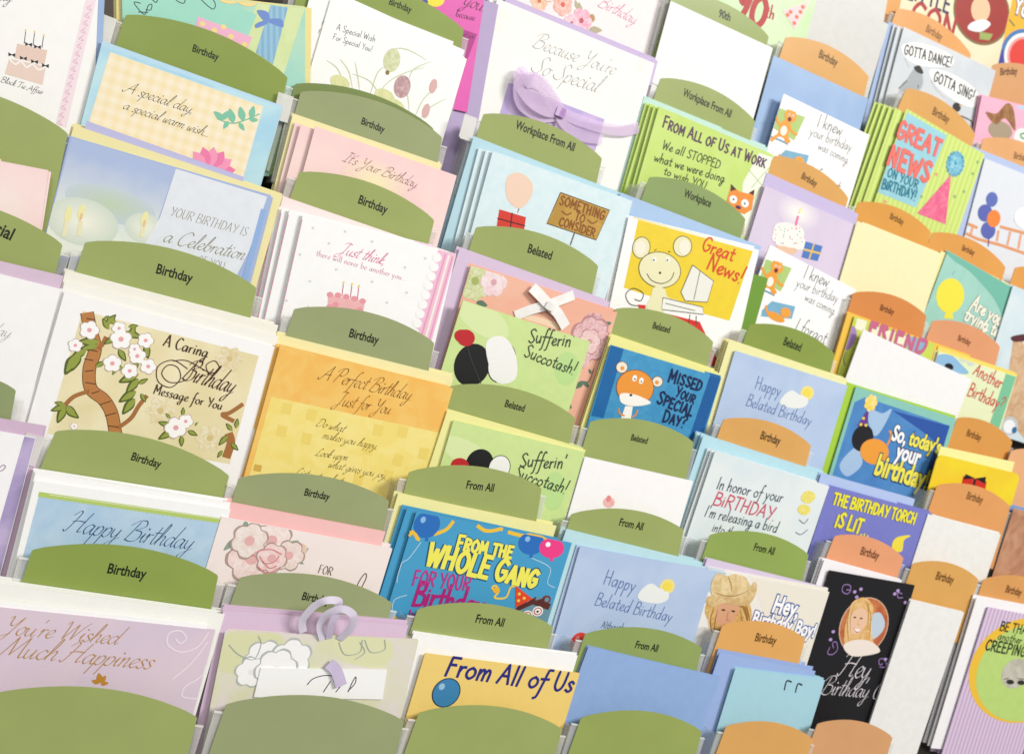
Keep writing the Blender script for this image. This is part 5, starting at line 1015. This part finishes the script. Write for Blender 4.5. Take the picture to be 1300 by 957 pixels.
txt('Are you',(1058,355),(1182,428),'#f4f2e0','hand',w=.34,layer=6,ys=.95,under='#5a6a5c',uoff=.016,jit=.04); txt('trying to',(1030,398),(1168,475),'#f4f2e0','hand',w=.34,layer=6,ys=.95,under='#5a6a5c',uoff=.016,jit=.04)
tab((905,406),(1180,510),'Birthday',(1005,484),(1056,506),'salmon Birthday tab under the teal balloon card','#e19e72',tcol='#7a4020',where='Birthday tab under the teal balloon card',ys=1.5)
card((1232,262),(1560,400),.2,'#c9dfea','photo card of tan wrinkled hide at the right edge',1,kind='wash',col2='#dbe8ee',scale=10)
shape('tan_hide',[(1232,480),(1262,470),(1290,540),(1290,900),(1225,820),(1180,800),(1205,700),(1215,600)],'#c9a27c',2,kind='wash',col2='#dcbc98',scale=60); shape('dark_fold',[(1225,470),(1285,460),(1285,485),(1235,490)],'#5a2c34',4,True); ell('grey_disc',[(1218,830)],34,38,'#c6c9ca',4); ell('white_disc',[(1216,834)],24,28,'#f4f6f8',5); ell('blue_disc',[(1236,848)],10,14,'#2f6fa8',6)
T('c4')
tab((1225,5),(1500,90),None,None,None,'plain pale orange tab at the right edge beside the yellow card','#e9b080',pocket=False)
env((938,-12),(1238,52),.15,'#f4f0a0','lemon envelope behind the bright yellow card',0)
card((928,20),(1262,102),.17,'#f2d92c','bright yellow rounded card with a red parcel tied in black',0,sp=.004,kind='wash',col2='#f0cf30',scale=14,round_=.009)
shape('red_parcel',[(1030,108),(1125,132),(1108,215),(1012,190)],'#cf2c1c',2); line('black_ribbon',[[(1078,120),(1060,205)],[(1022,148),(1118,172)]],13,'#17161a',3,False); shape('black_bow',[[(1078,118),(1040,100),(1030,122)],[(1078,118),(1122,112),(1118,140)]],'#17161a',4)
tab((925,145),(1221,232),'Birthday',(1040,200),(1105,220),'orange Birthday tab under the bright yellow card','#e2a060',tcol='#7a4c20',where='Birthday tab under the bright yellow card',ys=1.5)
card((888,262),(1182,345),.2,'#efefec','blank pale grey card between two orange tabs',2,kind='print')
tab((826,462),(1092,526),'Birthday',(915,525),(986,545),'orange Birthday tab in front of the lower blank grey card','#dea85c',tcol='#6a4010',where='Birthday tab on the lower grey card',ys=1.5)
card((818,610),(1034,662),.2,'#efefec','lower blank pale grey card at the bottom right',1,kind='print')
card((1235,238),(1500,310),.16,'#c89878','photo card in a thick stack of blue edged cards at the right edge',0,kind='wash',col2='#b07a5c',scale=30)
env((1236,234),(1500,300),.16,'#7ea2d4','denim blue envelope in the thick stack at the right edge',4,sp=.007)
tab((1112,526),(1400,580),'Birthday',(1198,578),(1262,594),'lowest orange Birthday tab at the right edge','#dea05c',tcol='#6a3c14',where='lowest Birthday tab at the right',ys=1.45)
env((1085,598),(1420,660),.2,'#f6f4f6','white envelope behind the purple striped card',3,sp=.005)
card((1130,638),(1440,700),.2,'#c3a8d0','purple striped card with a green disc reading Be Thankful another Birthday Creeping Up',2,sp=.006,kind='stripes',col2='#e2cfe0',scale=44,short='purple striped card')
T('d6')
ell('yellow_rim',[(1230,860)],430,440,'#efc23c',2,n=48); ell('green_disc',[(1240,880)],385,405,'#bcd97c',3,n=48,kind='print')
txt('BE THANKFUL',(1028,545),(1420,610),'#25301c','caps',w=.28,layer=6,ys=.72,jit=.04); txt('another Birthday',(1010,615),(1420,695),'#25301c','hand',w=.2,layer=6,ys=.7,jit=.04); txt('CREEPING UP',(915,695),(1330,770),'#25301c','caps',w=.32,layer=6,ys=.75,jit=.04)
ell('bald_head',[(1150,880)],105,125,'#b9b4a6',5,n=30,kind='wash',col2='#cdc9bc',scale=60); ell('spectacle_lens',[(1110,945),(1195,950)],32,20,'#2a2a26',6,n=18); line('brow',[[(1060,925),(1100,915)],[(1170,918),(1220,925)]],8,'#6a665a',7)

# plain tabs of the next row down
T('c1')
tab((-40,990),(800,1082),None,None,None,'plain green tab at the bottom left edge under the much happiness card',GREEN,where='tab under the much happiness card')
T('c2')
tab((-40,1030),(680,1098),None,None,None,'plain green tab at the bottom edge under the ribboned card',MUTED,where='tab under the ribboned card')
tab((740,1065),(1320,1130),None,None,None,'plain green tab at the bottom edge under the yellow From All of Us card',GREEN,where='tab under the yellow From All of Us card')
T('c3')
tab((440,1085),(930,1140),None,None,None,'plain green tab at the bottom edge under the cornflower card','#9aa95c',where='tab under the cornflower card')
T('c4')
tab((70,1120),(420,1170),None,None,None,'plain orange tab at the bottom edge under the aqua card',OR1,where='tab under the aqua card')
tab((440,1110),(745,1165),None,None,None,'plain orange tab at the bottom edge under the black photo card',OR2,where='tab under the black photo card')

finish_copies()
# ------------------------------------------------------------------ the rack behind
S0, S1 = Vector((1, 0, 0)), Vector((0, -math.sin(PHI), -math.cos(PHI)))
C0 = CAMLOC + NS * (DS + .085)
bd = MB()
a = [C0 + S0 * x + S1 * y for x, y in ((-1.2, 1.3), (3.6, 1.3), (3.6, -1.6), (-1.2, -1.6))]
back = [p + NS * .012 for p in a]
bd.v = [tuple(p) for p in a + back]
bd.f = [(0, 1, 2, 3), (7, 6, 5, 4), (0, 4, 5, 1), (1, 5, 6, 2), (2, 6, 7, 3), (3, 7, 4, 0)]
rk = bd.build('rack_back', mat('#4e463f', 'paper', None, 30.)); tag(rk, None, None, kind='structure')
# ------------------------------------------------------------------ ribbons and bows, standing free of the cards
def strip3(name, label, cat, pts, wd, col, I, parent=None, flat=(0, 0, 1), rough=.4, kind='gloss', thick=.00018, wfun=None):
    """a satin strip through points given as (x, y, z) in the card's own frame"""
    P = [Vector(p) for p in pts]; k = len(P); q = []
    for i in range(k - 1):
        a, b, c, d = P[max(0, i-1)], P[i], P[i+1], P[min(k-1, i+2)]
        for s in range(8):
            t = s / 8; q.append(.5 * ((2*b) + (c-a)*t + (2*a-5*b+4*c-d)*t*t + (3*b-a-3*c+d)*t**3))
    q.append(P[-1]); m_ = MB(); n = len(q)
    for i in range(n):
        d = (q[min(n-1, i+1)] - q[max(0, i-1)]).normalized()
        side = d.cross(Vector(flat)); 
        if side.length < .05: side = Vector((1, 0, 0))
        side.normalize(); s = side * wd * .5 * (wfun(i / (n-1)) if wfun else 1); nn = side.cross(d) * thick
        m_.v += [tuple(q[i] + s), tuple(q[i] - s), tuple(q[i] - s + nn), tuple(q[i] + s + nn)]
    for i in range(n - 1):
        for a, b in ((0,1),(1,2),(2,3),(3,0)): m_.f.append((4*i+a, 4*i+b, 4*i+4+b, 4*i+4+a))
    o = m_.build(name, mat(col, kind) if isinstance(col, str) else col, parent)
    return o
def bow(I, label, name='ribbon_bow'):
    r = bpy.data.objects.new(name, None); COL.objects.link(r); place(r, I); r.empty_display_size = .01
    tag(r, label, 'ribbon'); return r
def L3(p, I, y):
    global K
    K = I; q = loc(p); return (q.x, y, q.y)
# loops of white satin over the top edge of the lilac card
T('c2')
r = bow(RB, 'white satin ribbon loops over the top of the lilac flower card')
strip3('ribbon_loop', None, None, [L3((270,740),RB,-.001), L3((262,680),RB,-.006), L3((300,615),RB,-.012), L3((345,585),RB,-.016), L3((395,592),RB,-.014), L3((395,625),RB,-.010)], .0066, '#e9e2f3', RB, r, (0,1,0))
strip3('ribbon_loop', None, None, [L3((350,770),RB,-.001), L3((332,700),RB,-.006), L3((355,645),RB,-.012), L3((410,620),RB,-.016), L3((455,650),RB,-.014), L3((452,710),RB,-.008), L3((415,770),RB,-.001)], .0066, '#e6def2', RB, r, (0,1,0))
strip3('ribbon_strip', None, None, [L3((375,765),RB,-.001), L3((372,690),RB,-.010), L3((395,630),RB,-.014)], .006, '#dcd2ec', RB, r, (0,1,0))
strip3('ribbon_tail', None, None, [L3((370,860),RB,-.0035), L3((400,890),RB,-.0040), L3((420,950),RB,-.0042)], .010, '#cfc2e0', RB, r, (0,1,0))
T('b3')
r = bow(PR, 'white satin bow tied on the peach rose card')
strip3('ribbon_strip', None, None, [L3((170,385),PR,-.0012), L3((230,360),PR,-.003), L3((290,342),PR,-.004), L3((350,320),PR,-.004), L3((405,300),PR,-.003)], .010, '#f7f5f2', PR, r, (0,1,0))
strip3('ribbon_strip', None, None, [L3((232,268),PR,-.005), L3((262,300),PR,-.006), L3((300,340),PR,-.006), L3((335,372),PR,-.005), L3((372,430),PR,-.003)], .011, '#fbf9f6', PR, r, (0,1,0))
strip3('ribbon_knot', None, None, [L3((285,335),PR,-.008), L3((300,345),PR,-.0085), L3((318,352),PR,-.008)], .008, '#f3f1ee', PR, r, (0,1,0))
T('a3')
GZ = clear_mat('lilac_gauze', .4, (.76, .60, .82), .7)
r = bow(BC, 'sheer lilac gauze bow across the purple square of the bow card', 'gauze_bow')
fat = lambda t: .35 + .9 * math.sin(math.pi * t)
strip3('gauze_loop', None, None, [L3((345,455),BC,-.003), L3((300,430),BC,-.009), L3((235,380),BC,-.012), L3((190,320),BC,-.010), L3((215,310),BC,-.006)], .026, GZ, BC, r, (0,1,0), wfun=fat)
strip3('gauze_loop', None, None, [L3((345,455),BC,-.003), L3((270,360),BC,-.012), L3((220,330),BC,-.014), L3((175,345),BC,-.012), L3((190,420),BC,-.008), L3((270,465),BC,-.004), L3((345,458),BC,-.003)], .016, GZ, BC, r, (0,1,0))
strip3('gauze_tail', None, None, [L3((345,455),BC,-.004), L3((420,490),BC,-.008), L3((520,520),BC,-.006), L3((600,530),BC,-.005), L3((665,518),BC,-.004)], .012, GZ, BC, r, (0,1,0))
strip3('gauze_tail', None, None, [L3((345,455),BC,-.004), L3((365,500),BC,-.006), L3((430,545),BC,-.005), L3((520,560),BC,-.004)], .014, GZ, BC, r, (0,1,0))
strip3('gauze_tail', None, None, [L3((345,455),BC,-.003), L3((350,490),BC,-.004), L3((345,530),BC,-.003)], .012, GZ, BC, r, (0,1,0))
strip3('gauze_knot', None, None, [L3((328,448),BC,-.007), L3((345,458),BC,-.009), L3((362,466),BC,-.007)], .010, '#b890c8', BC, r, (0,1,0))
